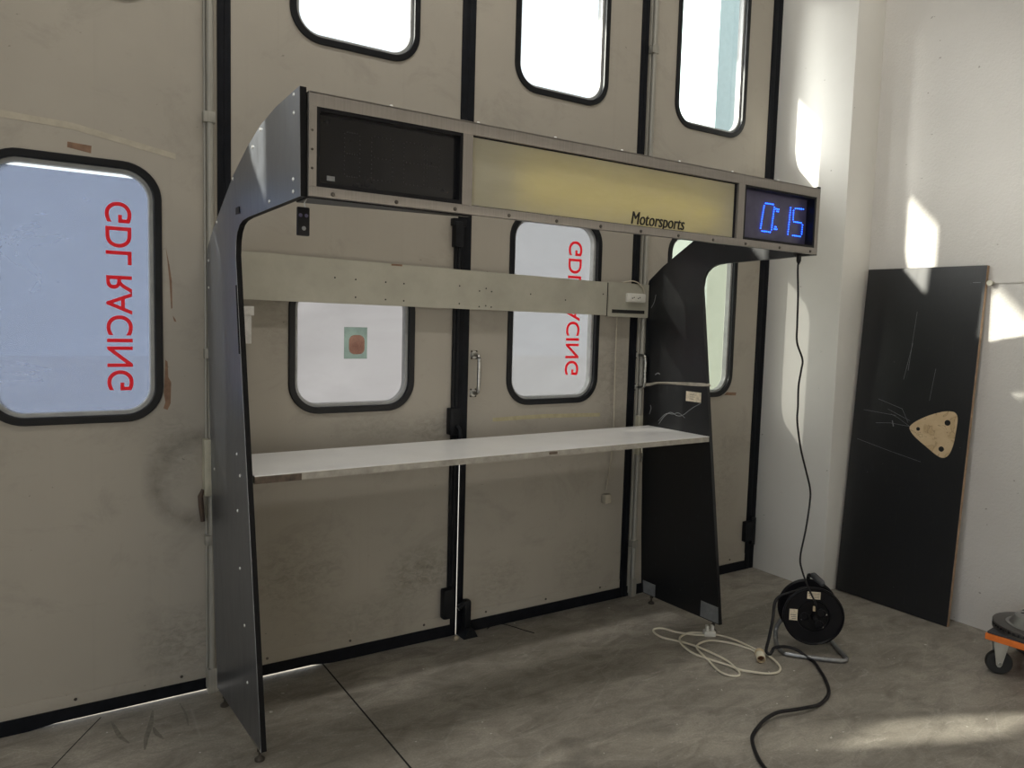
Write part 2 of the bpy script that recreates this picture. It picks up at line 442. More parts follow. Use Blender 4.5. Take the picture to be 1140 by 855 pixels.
def cat(pts, sub=6, closed=False):
    """Catmull-Rom through the points"""
    P = [Vector(p) for p in pts]; n = len(P); out = []
    rng = n if closed else n - 1
    for i in range(rng):
        p0 = P[(i - 1) % n] if (closed or i > 0) else P[0] * 2 - P[1]
        p1 = P[i]; p2 = P[(i + 1) % n]
        p3 = P[(i + 2) % n] if (closed or i + 2 < n) else P[-1] * 2 - P[-2]
        for k in range(sub):
            t = k / sub; t2 = t * t; t3 = t2 * t
            out.append(0.5 * ((2 * p1) + (p2 - p0) * t + (2 * p0 - 5 * p1 + 4 * p2 - p3) * t2 + (3 * p1 - p0 - 3 * p2 + p3) * t3))
    if not closed: out.append(P[-1])
    return out

def empty(name, loc=(0, 0, 0)):
    o = D.objects.new(name, None); COL.objects.link(o); o.location = loc; o.empty_display_size = 0.1
    bpy.context.view_layer.update(); return o
def tag(o, label, category, group=None):
    o['label'] = label; o['category'] = category
    if group: o['group'] = group
    return o
def struct(o, label=None):
    o['kind'] = 'structure'
    if label: o['label'] = label
    return o

# ------------------------------------------------------------------ camera (1140 x 855 frame)
F_PX, YAW, PITCH, ROLL, DIST, HC = 839.799, 0.573277, -0.0809796, 0.0280143, 3.082251, 1.5
def set_camera():
    cy, sy, cp, sp = math.cos(YAW), math.sin(YAW), math.cos(PITCH), math.sin(PITCH)
    Fw = Vector((sy * cp, cy * cp, sp)); R = Vector((cy, -sy, 0)); U = R.cross(Fw)
    R2 = R * math.cos(ROLL) + U * math.sin(ROLL); U2 = U * math.cos(ROLL) - R * math.sin(ROLL)
    cd = D.cameras.new('camera'); co = D.objects.new('camera', cd); COL.objects.link(co)
    cd.sensor_fit = 'HORIZONTAL'; cd.sensor_width = 36.0; cd.lens = 36.0 * F_PX / 1140.0; cd.clip_start = 0.05
    B = -Fw
    co.matrix_world = Matrix(((R2.x, U2.x, B.x, 0), (R2.y, U2.y, B.y, -DIST), (R2.z, U2.z, B.z, HC), (0, 0, 0, 1)))
    SC.camera = co
set_camera()

# ------------------------------------------------------------------ the setting
XR, XP, YP = 4.09, 3.84, -0.50       # right wall, pier face, pier depth
XL, YB, ZC = -2.55, -9.0, 5.0
def slab(name, b, m, label=None, bev=0.0):
    return struct(MB().box(*b, bev=bev).build(name, m), label)
JX = 1.055
fl = slab('floor', (XL, 4.4, YB, 0.06, -0.12, 0.0), M['floor'], 'worn grey concrete floor with dark stains and pale scratches')
def joint(pts, w=0.004):
    mb = MB()
    for (x0, y0), (x1, y1) in zip(pts, pts[1:]):
        d = Vector((x1 - x0, y1 - y0, 0)); nrm = Vector((-d.y, d.x, 0)).normalized() * w
        mb.bm.faces.new([mb.bm.verts.new((p[0] + s * nrm.x, p[1] + s * nrm.y, 0.0008)) for p, s in (((x0, y0), 1), ((x1, y1), 1), ((x1, y1), -1), ((x0, y0), -1))])
    return mb
joint([(JX, 0.05), (JX + 0.01, -4.0)], 0.0035).build('expansion_joint', M['hole'], fl)
joint([(0.205, -0.02), (0.11, -0.18), (0.035, -0.31), (-0.10, -0.60)], 0.0022).build('floor_crack', M['hole'], fl)

def arc_mark(pts, w):
    P = cat([(x, y, 0.0006) for x, y in pts], 8); mb = MB(); n = len(P); L = []
    for i, q in enumerate(P):
        t = (P[min(i + 1, n - 1)] - P[max(i - 1, 0)]).normalized(); nr = Vector((-t.y, t.x, 0)) * w * (0.35 + 0.65 * math.sin(math.pi * i / (n - 1)))
        L.append((mb.bm.verts.new(q + nr), mb.bm.verts.new(q - nr)))
    for A, B in zip(L, L[1:]): mb.bm.faces.new((A[0], A[1], B[1], B[0]))
    mb.build('tyre_mark', M['tyremark'], fl)
arc_mark([(0.235, -0.07), (0.245, -0.15), (0.255, -0.21), (0.275, -0.26)], 0.008)
arc_mark([(0.375, -0.06), (0.355, -0.16), (0.33, -0.25), (0.315, -0.33)], 0.009)
arc_mark([(0.36, -0.19), (0.365, -0.24), (0.38, -0.29)], 0.008)
arc_mark([(0.47, -0.05), (0.475, -0.12), (0.475, -0.18), (0.47, -0.24)], 0.004)
struct(MB().box(XR, XR + 0.2, YB, 0.06, 1.765, ZC).box(XR, XR + 0.2, YB, 0.06, -0.1, 1.755).box(XR + 0.008, XR + 0.19, YB, 0.05, 1.75, 1.77).build('wall_right', M['wall']), 'rough white plastered wall on the right with a horizontal joint')
slab('wall_pier', (XP, XR + 0.001, YP, 0.06, -0.1, ZC), M['pier'], 'cream painted pier between the door and the right wall', bev=0.006)
struct(MB().box(XL - 0.2, XL, -2.2, 0.06, -0.1, ZC).box(XL - 0.2, XL, YB, -7.4, -0.1, ZC).box(XL - 0.2, XL, -7.4, -2.2, 4.0, ZC).build('wall_left', M['plain']))  # unseen doorway gap added in this wall to let fill daylight in
slab('ground_yard', (-16, XL - 0.001, -18, 0.0609, -0.16, -0.012), M['outdoor'])
slab('wall_rear', (XL - 0.2, XR + 0.2, YB - 0.2, YB, -0.1, ZC), M['plain'])
slab('ceiling', (XL - 0.2, XR + 0.2, YB - 0.2, 0.1, ZC, ZC + 0.2), M['plain'])
slab('wall_lintel', (XL, XP, 0.0, 0.12, 4.0, ZC), M['plain'])
slab('ground_outside', (-14, 22, 0.061, 26, -0.16, -0.012), M['outdoor'])

# ---- folding door leaves with round-cornered windows
PITCH_X = 1.0535
S = {k: 0.651 + PITCH_X * (k - 1) for k in range(-2, 5)}     # seams; 2 = meeting seam in the photo
S[4] = 3.80
GRIME = {1: [(0.50, 0.22, 0.20, 0.17, 0.6), (0.46, 0.98, 0.12, 0.2, 0.4)],
         2: [(0.95, 0.42, 0.25, 0.22, 0.5), (1.52, 0.34, 0.22, 0.14, 0.75), (1.25, 0.17, 0.4, 0.12, 0.35), (1.58, 0.98, 0.14, 0.12, 0.6), (0.86, 1.5, 0.10, 0.25, 0.35), (1.3, 1.02, 0.3, 0.08, 0.35)],
         3: [(2.62, 1.2, 0.16, 0.35, 0.4), (1.95, 0.22, 0.2, 0.15, 0.4), (2.45, 0.25, 0.2, 0.2, 0.3)],
         4: [(3.5, 0.6, 0.2, 0.4, 0.3)]}
PAINT = {j: door_paint('door_paint_%d' % j, CREAM, (0.565, 0.86, 0.165) if j == 1 else None, seed=j * 3.1, grime=GRIME.get(j, ())) for j in range(-1, 5)}
WIN_HW = 0.279
ZB_MID, ZT_MID, ZB_UP, ZT_UP = 1.10, 2.035, 2.60, 3.53
leaves = {}
def window(leaf, cx, z0, z1, film_mat, letters=False, sticker=False):
    x0, x1 = cx - WIN_HW, cx + WIN_HW; r = 0.125
    w = plate('window', [rrect(x0, x1, z0, z1, r), rrect(x0 + 0.021, x1 - 0.021, z0 + 0.021, z1 - 0.021, r - 0.021)], -0.009, 0.046, M['gasket'], leaf, bev=0.003)
    plate('window_rim', [rrect(x0 + 0.0205, x1 - 0.0205, z0 + 0.0205, z1 - 0.0205, r - 0.0205), rrect(x0 + 0.036, x1 - 0.036, z0 + 0.036, z1 - 0.036, r - 0.036)], 0.010, 0.046, M['rim'], w, bev=0.002)
    g = 0.0355
    plate('pane', [rrect(x0 + g, x1 - g, z0 + g, z1 - g, r - g)], 0.0425, 0.0455, M['glass'], w)
    if film_mat:
        top = z1 - g - 0.001
        if film_mat is M['film_blue']: top -= 0.012
        if -1.6 < cx < -0.5: top = 1.68
        poly = [(px, min(pz, top)) for px, pz in rrect(x0 + g, x1 - g, z0 + g, z1 - g, r - g)]
        plate('frosted_film', [poly], 0.0405, 0.0415, film_mat, w)
    if letters:
        zt = 1.897 if cx < 1 else 1.925
        xr = cx + 0.186
        text_mesh('GDL RACING', lambda u, v, q: Vector((xr - v, 0.0385 - q, zt - u)), 0.687, 0.086, M['red'], 'lettering', w, offset=0.008)
    if sticker:
        plate('notice_board', [[(1.15, 1.325), (1.255, 1.325), (1.255, 1.462), (1.15, 1.462)]], 0.0395, 0.0402, M['stickergreen'], w)
        plate('notice_print', [rrect(1.172, 1.243, 1.345, 1.428, 0.025)], 0.0385, 0.0392, M['stickerred'], w)
for j in range(-1, 5):
    xa, xb = S[j - 1] if j > -2 else XL, S[j]
    left_gap = 0.028 if (j - 1) % 2 == 0 else 0.025
    a = xa + left_gap; b = xb - (0.028 if j % 2 == 0 else 0.025)
    if j == 4: b = 3.757
    if j == -1: a = XL + 0.002
    cx = {1: 0.148, 2: 1.181, 3: 2.237, 4: 3.273}.get(j, (xa + xb) / 2)
    zt = {2: 1.66}.get(j, ZT_MID)
    holes = [rrect(cx - WIN_HW + 0.004, cx + WIN_HW - 0.004, z0 + 0.004, z1 - 0.004, 0.122) for z0, z1 in ((ZB_MID, zt), (ZB_UP, ZT_UP))]
    leaf = plate('door_%d' % (j + 2), [[(a, 0.055), (b, 0.055), (b, 4.0), (a, 4.0)]] + holes, 0.0, 0.045, PAINT[j])
    struct(leaf, {0: None}.get(j)); leaves[j] = leaf
    flm = {1: M['film_blue'], 2: M['film_dense'], 3: M['film_white'], 4: M['film_green'], 0: M['film_white'], -1: M['film_blue']}[j]
    window(leaf, cx, ZB_MID, zt, flm, letters=j in (1, 3), sticker=(j == 2))
    window(leaf, cx, ZB_UP, ZT_UP, None)
    # bottom rubber, kick strip
    zl, zr = {1: (0.006, 0.013), 2: (0.013, 0.0)}.get(j, (0.001, 0.001))
    mb = MB(); xm = {1: 0.05, 2: 1.06}.get(j, (a + b) / 2)
    zm = {1: 0.012, 2: 0.0125}.get(j, 0.001)
    if j == 2: poly = [(a, .013), (1.0, .012), (1.1, .001), (b, .001), (b, .056), (a, .056)]
    elif j == 1: poly = [(a, .001), (-0.02, .001), (0.06, .010), (b, .012), (b, .056), (a, .056)]
    else: poly = [(a, .001), (b, .001), (b, .056), (a, .056)]
    mb.prism(poly, lambda u, v, s: Vector((u, -0.006 if s == 0 else 0.02, v))).build('bottom_seal', M['rubber'], leaf)
    ks = MB().box(a, b, -0.003, 0.0, 0.057, 0.104, 0.001).build('kick_strip', PAINT[j], leaf)
    mb = MB()
    for q in (0.14, 0.5, 0.86):
        mb.lathe([(0.0, 0.003), (0.005, 0.0025), (0.006, 0)], frame((a + (b - a) * q, -0.003, 0.082), (0, -1, 0)), 10)
    mb.build('screw', M['screw'], ks)
# vertical rubber strips (children of the leaf they are fixed to)
def strip(j, x0, x1, y0=-0.006, y1=0.05, z0=0.0, name='edge_seal', m='rubber'):
    mb = MB().box(x0, x1, y0, y1, z0, 4.0, 0.002)
    return mb.build(name, M[m], leaves[j])
strip(1, S[1] - 0.025, S[1] + 0.0, y1=0.03); strip(2, S[1] + 0.001, S[1] + 0.025, y0=-0.004)
strip(2, 1.672, 1.7035, -0.005, 0.005); strip(3, 1.7100, 1.7405, -0.006, 0.005)
MB().box(1.7005, 1.7105, -0.0045, 0.004, 0.99, 4.0).build('overlap_seal', M['rubber'], leaves[3])
strip(3, S[3] - 0.025, S[3] - 0.0005); strip(4, S[3] + 0.0005, S[3] + 0.025)
strip(4, 3.757, 3.80); 
struct(MB().box(3.802, XP - 0.001, -0.004, 0.07, 0.0, 4.0, 0.002).build('trim_1', M['rubber']), 'black rubber frame strip where the door meets the pier')
for jj, k in ((-1, -1), (0, 0)):
    strip(jj, S[k] - 0.025 if k else S[k] - 0.028, S[k] - 0.001); strip(jj + 1, S[k] + 0.001, S[k] + (0.025 if k else 0.028))
# grey hinge tubes
def hinge_tube(j, x, breaks):
    t = MB().tube([(x, -0.019, 0.02), (x, -0.019, 4.0)], 0.0135, 14).tube([(x - 0.016, -0.006, 0.02), (x - 0.016, -0.006, 4.0)], 0.006, 8).build('hinge_tube', M['tube'], leaves[j])
    for z in breaks:
        MB().box(x - 0.026, x + 0.018, -0.035, 0.0, z - 0.02, z + 0.02, 0.004).build('hinge_clamp', M['tube'], t)
    return t
t1 = hinge_tube(1, 0.597, (2.235, 0.62, 1.35))
MB().box(0.578, 0.618, -0.034, 0.0, 0.0, 0.10, 0.003).build('tube_foot', M['tube'], t1)
t3 = hinge_tube(4, 2.812, (2.95, 2.05, 0.30))
MB().box(2.795, 2.83, -0.034, 0.0, 0.0, 0.10, 0.003).build('tube_foot', M['tube'], t3)
# cream lock cover + lever on leaf 1
lk = MB().box(0.566, 0.592, -0.05, 0.0, 0.80, 1.02, 0.004).build('lock_cover', M['creambox'], leaves[1])
MB().tube([(0.563, -0.030, 0.825), (0.553, -0.035, 0.80), (0.556, -0.034, 0.76), (0.562, -0.032, 0.70)], [0.006, 0.010, 0.010, 0.008], 10).build('lock_lever', M['rust'], lk)
lk = MB().box(2.792, 2.832, -0.040, 0.0, 0.80, 1.015, 0.004).build('lock_cover', M['creambox'], leaves[4])
MB().tube(cat([(2.815, -0.043, 0.86), (2.812, -0.048, 0.82), (2.822, -0.048, 0.79), (2.818, -0.045, 0.76)]), 0.006, 8).build('lock_lever', M['chrome'], lk)
# D handles
def d_handle(j, x, z0, z1, out=0.05):
    h = MB().tube(cat([(x, -0.002, z0), (x, -out * 0.8, z0 + 0.004), (x, -out, z0 + 0.03), (x, -out, (z0 + z1) / 2), (x, -out, z1 - 0.03), (x, -out * 0.8, z1 - 0.004), (x, -0.002, z1)]), 0.009, 10)
    for z in (z0, z1): h.lathe([(0, 0.006), (0.016, 0.005), (0.02, 0)], frame((x, 0, z), (0, -1, 0)), 16)
    hh = h.build('door_handle', M['chrome'], leaves[j])
    mb = MB()
    for z in (z0, z1):
        for dx, dz in ((-.013, -.016), (.013, -.016), (-.013, .016), (.013, .016)):
            mb.lathe([(0, 0.006), (0.0045, 0.004), (0.005, 0)], frame((x + dx, 0.0, z + dz), (0, -1, 0)), 8)
    mb.build('handle_screw', M['screw'], hh)
d_handle(3, 1.772, 1.165, 1.345)
d_handle(4, 2.800, 1.17, 1.345, 0.062)
# black espagnolette hardware at the meeting seam
rod = MB().box(1.652, 1.680, -0.016, 0.0, 0.20, 1.92, 0.003).tube([(1.672, -0.018, 0.1), (1.672, -0.018, 1.92)], 0.007, 10).build('bolt_rod', M['iron'], leaves[2])
MB().box(1.632, 1.682, -0.04, 0.0, 0.975, 1.10, 0.006).tube([(1.668, -0.04, 1.02), (1.675, -0.055, 1.0), (1.68, -0.055, 0.95)], 0.008, 8).build('lock_case', M['iron'], rod)
MB().box(1.618, 1.678, -0.045, 0.0, 0.10, 0.245, 0.012).build('bolt_case', M['iron'], rod)
MB().box(1.632, 1.70, -0.035, 0.0, 1.93, 1.965, 0.006).box(1.64, 1.682, -0.04, 0.0, 1.835, 1.95, 0.006).build('rod_guide', M['iron'], rod)
c = MB().box(1.728, 1.765, -0.05, -0.007, 0.035, 0.175, 0.012).tube([(1.70, -0.03, 0.14), (1.745, -0.035, 0.165)], 0.014, 10).build('floor_catch', M['iron'], leaves[3])
MB().prism([(1.712, 0.0), (1.788, 0.0), (1.765, 0.042), (1.737, 0.042)], lambda u, v, s: Vector((u, -0.075 if s == 0 else -0.008, v))).build('catch_foot', M['iron'], c)
# lower hinge on the pier side
MB().box(3.722, 3.80, -0.03, 0.0, 0.185, 0.31, 0.004).tube([(3.80, -0.02, 0.16), (3.80, -0.02, 0.33)], 0.016, 12).build('pier_hinge', M['iron'], leaves[4])
# tape residues and paint chips on the leaves
def decal(j, poly, m, name):
    return MB().prism(poly, lambda u, v, s: Vector((u, -0.0008 if s == 0 else 0.0, v))).build(name, M[m], leaves[j])
decal(1, [(0.133, 2.062), (0.205, 2.051), (0.207, 2.077), (0.134, 2.081)], 'tape', 'brown_tape')
decal(1, [(-0.12, 2.135), (0.15, 2.125), (0.48, 2.068), (0.48, 2.088), (0.15, 2.147), (-0.12, 2.158)], 'paletape', 'tape_residue')
decal(1, [(0.443, 1.745), (0.448, 1.70), (0.455, 1.62), (0.460, 1.515), (0.464, 1.52), (0.463, 1.62), (0.455, 1.68)], 'tape', 'paint_chip')
decal(1, [(0.465, 1.492), (0.474, 1.478), (0.478, 1.468), (0.470, 1.470)], 'tape', 'paint_chip')
decal(1, [(0.438, 1.325), (0.446, 1.318), (0.448, 1.26), (0.458, 1.24), (0.455, 1.16), (0.444, 1.135), (0.430, 1.142), (0.437, 1.165), (0.432, 1.20), (0.436, 1.26)], 'tape', 'paint_chip')
decal(3, [(1.885, 1.022), (2.03, 1.024), (2.20, 1.026), (2.55, 1.018), (2.55, 1.037), (2.20, 1.046), (2.03, 1.044), (1.885, 1.04)], 'oldtape', 'tape_residue')
decal(4, [(3.50, 1.105), (3.60, 1.10), (3.605, 1.118), (3.52, 1.122)], 'tape', 'paint_chip')

# ---- outside: roof overhang, neighbouring building, hedge
slab('wall_canopy', (-14, 8, 0.10, 0.90, 3.96, 4.10), M['plain'])
nb = slab('wall_neighbour', (5.35, 12, 1.9, 2.4, -0.1, 9.0), M['house'])

# ------------------------------------------------------------------ pit wall gantry
G = empty('timing_gantry', (1.75, -0.35, 0))
tag(G, 'tall black and aluminium timing gantry with shelf, yellow sign and lit clock', 'timing stand')
PROF = [(-0.085, 0.045), (-0.065, 0.4), (-0.045, 0.9), (-0.035, 1.4), (-0.033, 1.70), (-0.045, 1.745), (-0.14, 1.815), (-0.264, 1.887), (-0.405, 1.968),
        (-0.56, 2.031), (-0.695, 2.073), (-0.84, 2.097), (-1.032, 2.112), (-1.032, 1.824), (-0.56, 1.813), (-0.50, 1.808), (-0.465, 1.797),
        (-0.438, 1.775), (-0.424, 1.748), (-0.416, 1.70), (-0.481, 1.2), (-0.631, 0.05)]
TH = 0.019
def left_x(y, z): return 0.601 - 0.012 * z - 0.05 * (y + 0.05)
def right_x(y, z): return 2.822 - 0.025 * (y + 0.2)
# left panel: sheet-metal skin outside, black edge
lp = MB().prism(PROF, lambda u, v, s: Vector((left_x(u, v) + (0.0015 if s == 0 else TH), u, v))).build('side_panel', M['edge'], G)
lp['label'] = 'left side panel, scuffed metal skin with rivets'
INS = [(y + (0.004 if False else 0), z) for y, z in PROF]
MB().prism(INS, lambda u, v, s: Vector((left_x(u, v) + (0.0 if s == 0 else 0.0014), u, v))).build('metal_skin', M['skin_left'], lp)
rp = MB().prism(PROF, lambda u, v, s: Vector((right_x(u, v) + (0.0 if s == 0 else TH), u, v))).build('side_panel', M['laminate'], G)
rp['label'] = 'right side panel, plain black laminate'
# rivets on the left panel
RV = [(-0.99, 2.098), (-0.99, 2.05), (-0.70, 2.06), (-0.62, 2.022), (-0.98, 1.875), (-0.98, 1.842), (-0.775, 1.838), (-0.40, 1.955), (-0.19, 1.83),
      (-0.065, 1.70), (-0.06, 1.6), (-0.10, 0.915), (-0.40, 1.02), (-0.435, 0.95), (-0.40, 0.82), (-0.42, 0.62), (-0.465, 0.43), (-0.49, 0.235)]
for y, z in RV:
    MB().lathe([(0, 0.0035), (0.004, 0.003), (0.0062, 0)], frame((left_x(y, z), y, z), (-1, 0, 0)), 12).build('rivet', M['rivet'], lp)
MB().box(-0.002, 0.0, -0.022, 0.022, -0.011, 0.011).build('dark_sticker', M['black'], lp).matrix_world = Matrix.Translation((left_x(-0.45, 1.845), -0.45, 1.845))
st = MB().tube([(left_x(-0.42, 1.60), -0.425, 1.60), (left_x(-0.44, 1.37), -0.452, 1.37)], 0.0035, 8).build('edge_bar', M['edge'], lp)
# corner plates and levelling feet
for y0, z0, y1, z1 in ((-0.105, 0.05, -0.19, 0.115), (-0.625, 0.055, -0.51, 0.135)):
    x = right_x(-0.3, 0) - 0.002
    MB().prism([(y0, z0), (y1, z0), (y1, z1), (y0 + (0.008 if y1 < y0 else 0.008), z1)], lambda u, v, s: Vector((right_x(u, v) - (0.003 if s == 0 else 0.0), u, v))).build('corner_plate', M['grey'], rp)
MB().prism([(-0.63, 0.052), (-0.52, 0.052), (-0.52, 0.056), (-0.625, 0.058)], lambda u, v, s: Vector((left_x(u, v) - (0.002 if s == 0 else 0.0), u, v))).build('corner_plate', M['chrome'], lp)
for px, xf in ((lp, left_x), (rp, right_x)):
    for y in (-0.155, -0.585):
        x = xf(y, 0) + TH / 2
        MB().lathe([(0.0, 0), (0.017, 0), (0.017, 0.006), (0.010, 0.012), (0.0045, 0.016), (0.0045, 0.03), (0.009, 0.032), (0.009, 0.040), (0.0045, 0.042), (0.0045, 0.06)], frame((x, y, 0), (0, 0, 1)), 16).build('levelling_foot', M['screw'], px)
# rear beam
bl = [(0.60, 1.562), (2.80, 1.551), (2.80, 1.718), (0.60, 1.748)]
beam = MB().prism(bl, lambda u, v, s: Vector((u, -0.05 if s == 0 else -0.032, v))).build('rear_beam', M['boardgrey'], G)
MB().prism([(2.535, 1.547), (2.812, 1.546), (2.812, 1.722), (2.535, 1.725)], lambda u, v, s: Vector((u, -0.0525 if s == 0 else -0.030, v))).build('beam_end_plate', M['boardgrey'], beam)
for x, z in ((1.075, 1.665), (1.165, 1.662), (1.30, 1.658), (1.385, 1.656), (1.165, 1.588), (1.30, 1.584), (1.385, 1.582), (1.66, 1.66), (1.66, 1.58), (1.80, 1.655), (1.80, 1.575), (1.765, 1.642), (1.765, 1.57), (1.83, 1.642), (1.83, 1.57), (2.26, 1.62), (2.05, 1.64), (2.5, 1.66)):
    MB().lathe([(0, 0.0008), (0.0035, 0.0008), (0.0035, 0)], frame((x, -0.05, z), (0, -1, 0)), 10).build('screw_hole', M['hole'], beam)
MB().box(1.325, 1.375, -0.0508, -0.0495, 1.730, 1.7375).build('tape_scrap', M['tape'], beam)
MB().box(2.560, 2.785, -0.0545, -0.0520, 1.566, 1.584).build('cable_slot', M['hole'], beam)
ps = MB().box(2.648, 2.778, -0.070, -0.0525, 1.625, 1.672, 0.007).build('power_strip', M['white'], beam)
for x in (2.686, 2.726):
    MB().lathe([(0.0165, 0), (0.0175, 0.003), (0.0155, 0.004), (0.014, 0.0025), (0.0, 0.002)], frame((x, -0.070, 1.648), (0, -1, 0)), 20).build('socket', M['white'], ps)
    mb = MB()
    for dz in (-0.007, 0.007): mb.lathe([(0, 0.0055), (0.003, 0.0055), (0.003, 0)], frame((x + dz * 0.8, -0.069, 1.648 + dz * 0.3), (0, -1, 0)), 8)
    mb.build('socket_hole', M['hole'], ps)
MB().tube(cat([(2.775, -0.060, 1.668), (2.765, -0.058, 1.70), (2.73, -0.058, 1.728), (2.68, -0.050, 1.735), (2.62, -0.028, 1.70), (2.622, -0.024, 1.55), (2.624, -0.022, 1.2), (2.63, -0.022, 0.95), (2.622, -0.02, 0.8), (2.60, -0.016, 0.62)]), 0.0035, 8).build('strip_cord', M['paletape'], beam)
pg = MB().box(2.580, 2.622, -0.035, -0.005, 0.55, 0.60, 0.006).build('strip_plug', M['paletape'], beam)
MB().box(2.526, 2.530, -0.0525, -0.05, 1.55, 1.72).build('beam_seam', M['hole'], beam)
lb = MB().box(0.70, 0.752, -0.044, -0.036, 1.50, 1.536, 0.001).build('tag_bracket', M['whitepaper'], beam)
MB().box(0.715, 0.742, -0.043, -0.037, 1.39, 1.499).build('paper_tag', M['whitepaper'], lb)
# shelf
SHP = [(0.640, -0.505), (2.826, -0.513), (2.82, -0.085), (0.615, -0.085)]
def shz(x): return 0.0085 * (2.82 - x) / 2.2
sh = MB()
sh.prism(SHP, lambda u, v, s: Vector((u, v, (0.968 if s == 0 else 0.9655) - shz(u)))) 
sh = sh.build('shelf', M['shelftop'], G)
MB().prism([(0.640, -0.504), (2.826, -0.512), (2.82, -0.085), (0.615, -0.085)], lambda u, v, s: Vector((u, v, (0.9654 if s == 0 else 0.9415) - shz(u)))).build('shelf_core', M['shelfedge'], sh)
MB().prism([(0.640, -0.5062), (0.80, -0.5067), (0.80, -0.50), (0.640, -0.50)], lambda u, v, s: Vector((u, v, (0.9635 if s == 0 else 0.940) - shz(u)))).build('broken_edge', M['chip'], sh)
MB().box(1.86, 1.90, -0.513, -0.508, 0.947, 0.957).build('edge_chip', M['chip'], sh)
# header: aluminium frame, unlit display, sign box, clock
YF = -1.043
hx0, hx1 = 0.648, 2.846
Hd = MB()
Hd.box(hx0, hx1, YF, YF + 0.13, 2.098, 2.102)                       # top sheet
Hd.box(hx0, hx1, YF, YF + 0.02, 2.064, 2.1015, 0.0015)               # top rail
Hd.box(hx0, hx1, YF, YF + 0.02, 1.8265, 1.853, 0.0015)               # bottom rail
for a, b in ((hx0, 0.669), (1.118, 1.152), (2.340, 2.376), (2.824, hx1)):
    Hd.box(a, b, YF - 0.0005, YF + 0.02, 1.853, 2.064)
Hd.box(hx0, hx1, YF + 0.115, YF + 0.13, 1.852, 2.10)                 # back sheet
Hd.box(1.152, hx1, YF + 0.02, YF + 0.115, 1.8515, 1.853)             # under sheet
hd = Hd.build('header_frame', M['alu'], G)
mb = []
for x in (0.715, 0.904, 1.095, 1.288, 1.473, 1.659, 1.843, 2.027, 2.21, 2.395, 2.60, 2.80):
    MB().lathe([(0, 0.004), (0.004, 0.0035), (0.0058, 0.0015), (0.006, 0)], frame((x, YF, 1.8365), (0, -1, 0)), 12).build('rail_screw', M['screw'], hd)
for x in (0.886, 1.172, 1.462, 1.746, 2.021, 2.305, 2.577):
    MB().lathe([(0, 0.006), (0.004, 0.005), (0.006, 0)], frame((x, YF + 0.006, 2.102), (0, 0, 1)), 10).build('top_rivet', M['rivet'], hd)
for z in (1.95, 2.0, 1.9):
    MB().lathe([(0, 0.003), (0.003, 0.002), (0.004, 0)], frame((0.657, YF, z), (0, -1, 0)), 8).build('stile_screw', M['screw'], hd)
# unlit display on the left
dsp = MB().box(0.669, 0.678, YF + 0.001, YF + 0.12, 1.853, 2.064).box(1.109, 1.118, YF + 0.001, YF + 0.12, 1.853, 2.064).box(0.678, 1.109, YF + 0.001, YF + 0.12, 2.054, 2.064).box(0.678, 1.109, YF + 0.001, YF + 0.12, 1.853, 1.865)
dsp.prism([(0.652, YF + 0.021), (1.16, YF + 0.021), (1.16, YF + 0.045), (0.652, YF + 0.125)], lambda u, v, q: Vector((u, v, 1.823 if q == 0 else 1.853)))
dsp = dsp.build('unlit_display', M['black'], G); dsp['label'] = 'dark unlit display at the left of the header'
MB().box(0.678, 1.109, YF + 0.022, YF + 0.026, 1.865, 2.054).build('display_glass', M['smoke'], dsp)
def digit_dots(mb, segs, y, n=9, r=0.0022):
    for (x0, z0), (x1, z1), k in segs:
        for i in range(k):
            t = i / max(1, k - 1); x = x0 + (x1 - x0) * t; z = z0 + (z1 - z0) * t
            mb.lathe([(0, 0.0015), (r * 0.7, 0.0012), (r, 0), (r * 0.7, -0.001), (0, -0.0012)], frame((x, y, z), (0, -1, 0)), 8)
    return mb
for x0, x1 in ((0.755, 0.80), (0.835, 0.90), (0.935, 1.0), (1.01, 1.05)):
    q = [((x0, 1.90), (x0, 2.01), 10), ((x1, 1.90), (x1, 2.01), 10), ((x0 + .008, 2.015), (x1 - .008, 2.015), 5), ((x0 + .008, 1.957), (x1 - .008, 1.957), 5), ((x0 + .008, 1.895), (x1 - .008, 1.895), 5)]
    digit_dots(MB(), q, YF + 0.0222, r=0.0018).build('unlit_digit', M['dimled'], dsp)
MB().box(0.705, 0.728, YF + 0.0212, YF + 0.0222, 1.876, 1.889).build('display_sticker', M['grey'], dsp)
# sign box
sg = MB().box(1.1525, 2.3395, YF + 0.012, YF + 0.016, 1.8535, 2.0635).build('sign_panel', M['sign'], G)
sg['label'] = 'yellow backlit sign panel with black lettering'
MB().tube([(1.33, YF + 0.085, 1.945), (2.25, YF + 0.085, 1.935)], 0.012, 12).build('sign_lamp', M['tubelamp'], sg)
MB().box(1.153, 2.339, YF + 0.0105, YF + 0.0165, 2.0600, 2.0638).box(1.153, 2.339, YF + 0.0105, YF + 0.0165, 1.8532, 1.8560).box(2.328, 2.3395, YF + 0.0105, YF + 0.03, 1.8532, 2.0638).build('sign_gasket', M['black'], sg)
for du, dy in ((0.0, 0.0112), (0.0016, 0.0105), (0.0008, 0.0098)):
    text_mesh('Motorsports', lambda u, v, q: Vector((1.805 + du + u, YF + dy - q, 1.846 + v)), 0.260, 0.058, M['ink'], 'lettering', sg, shear=0.18)
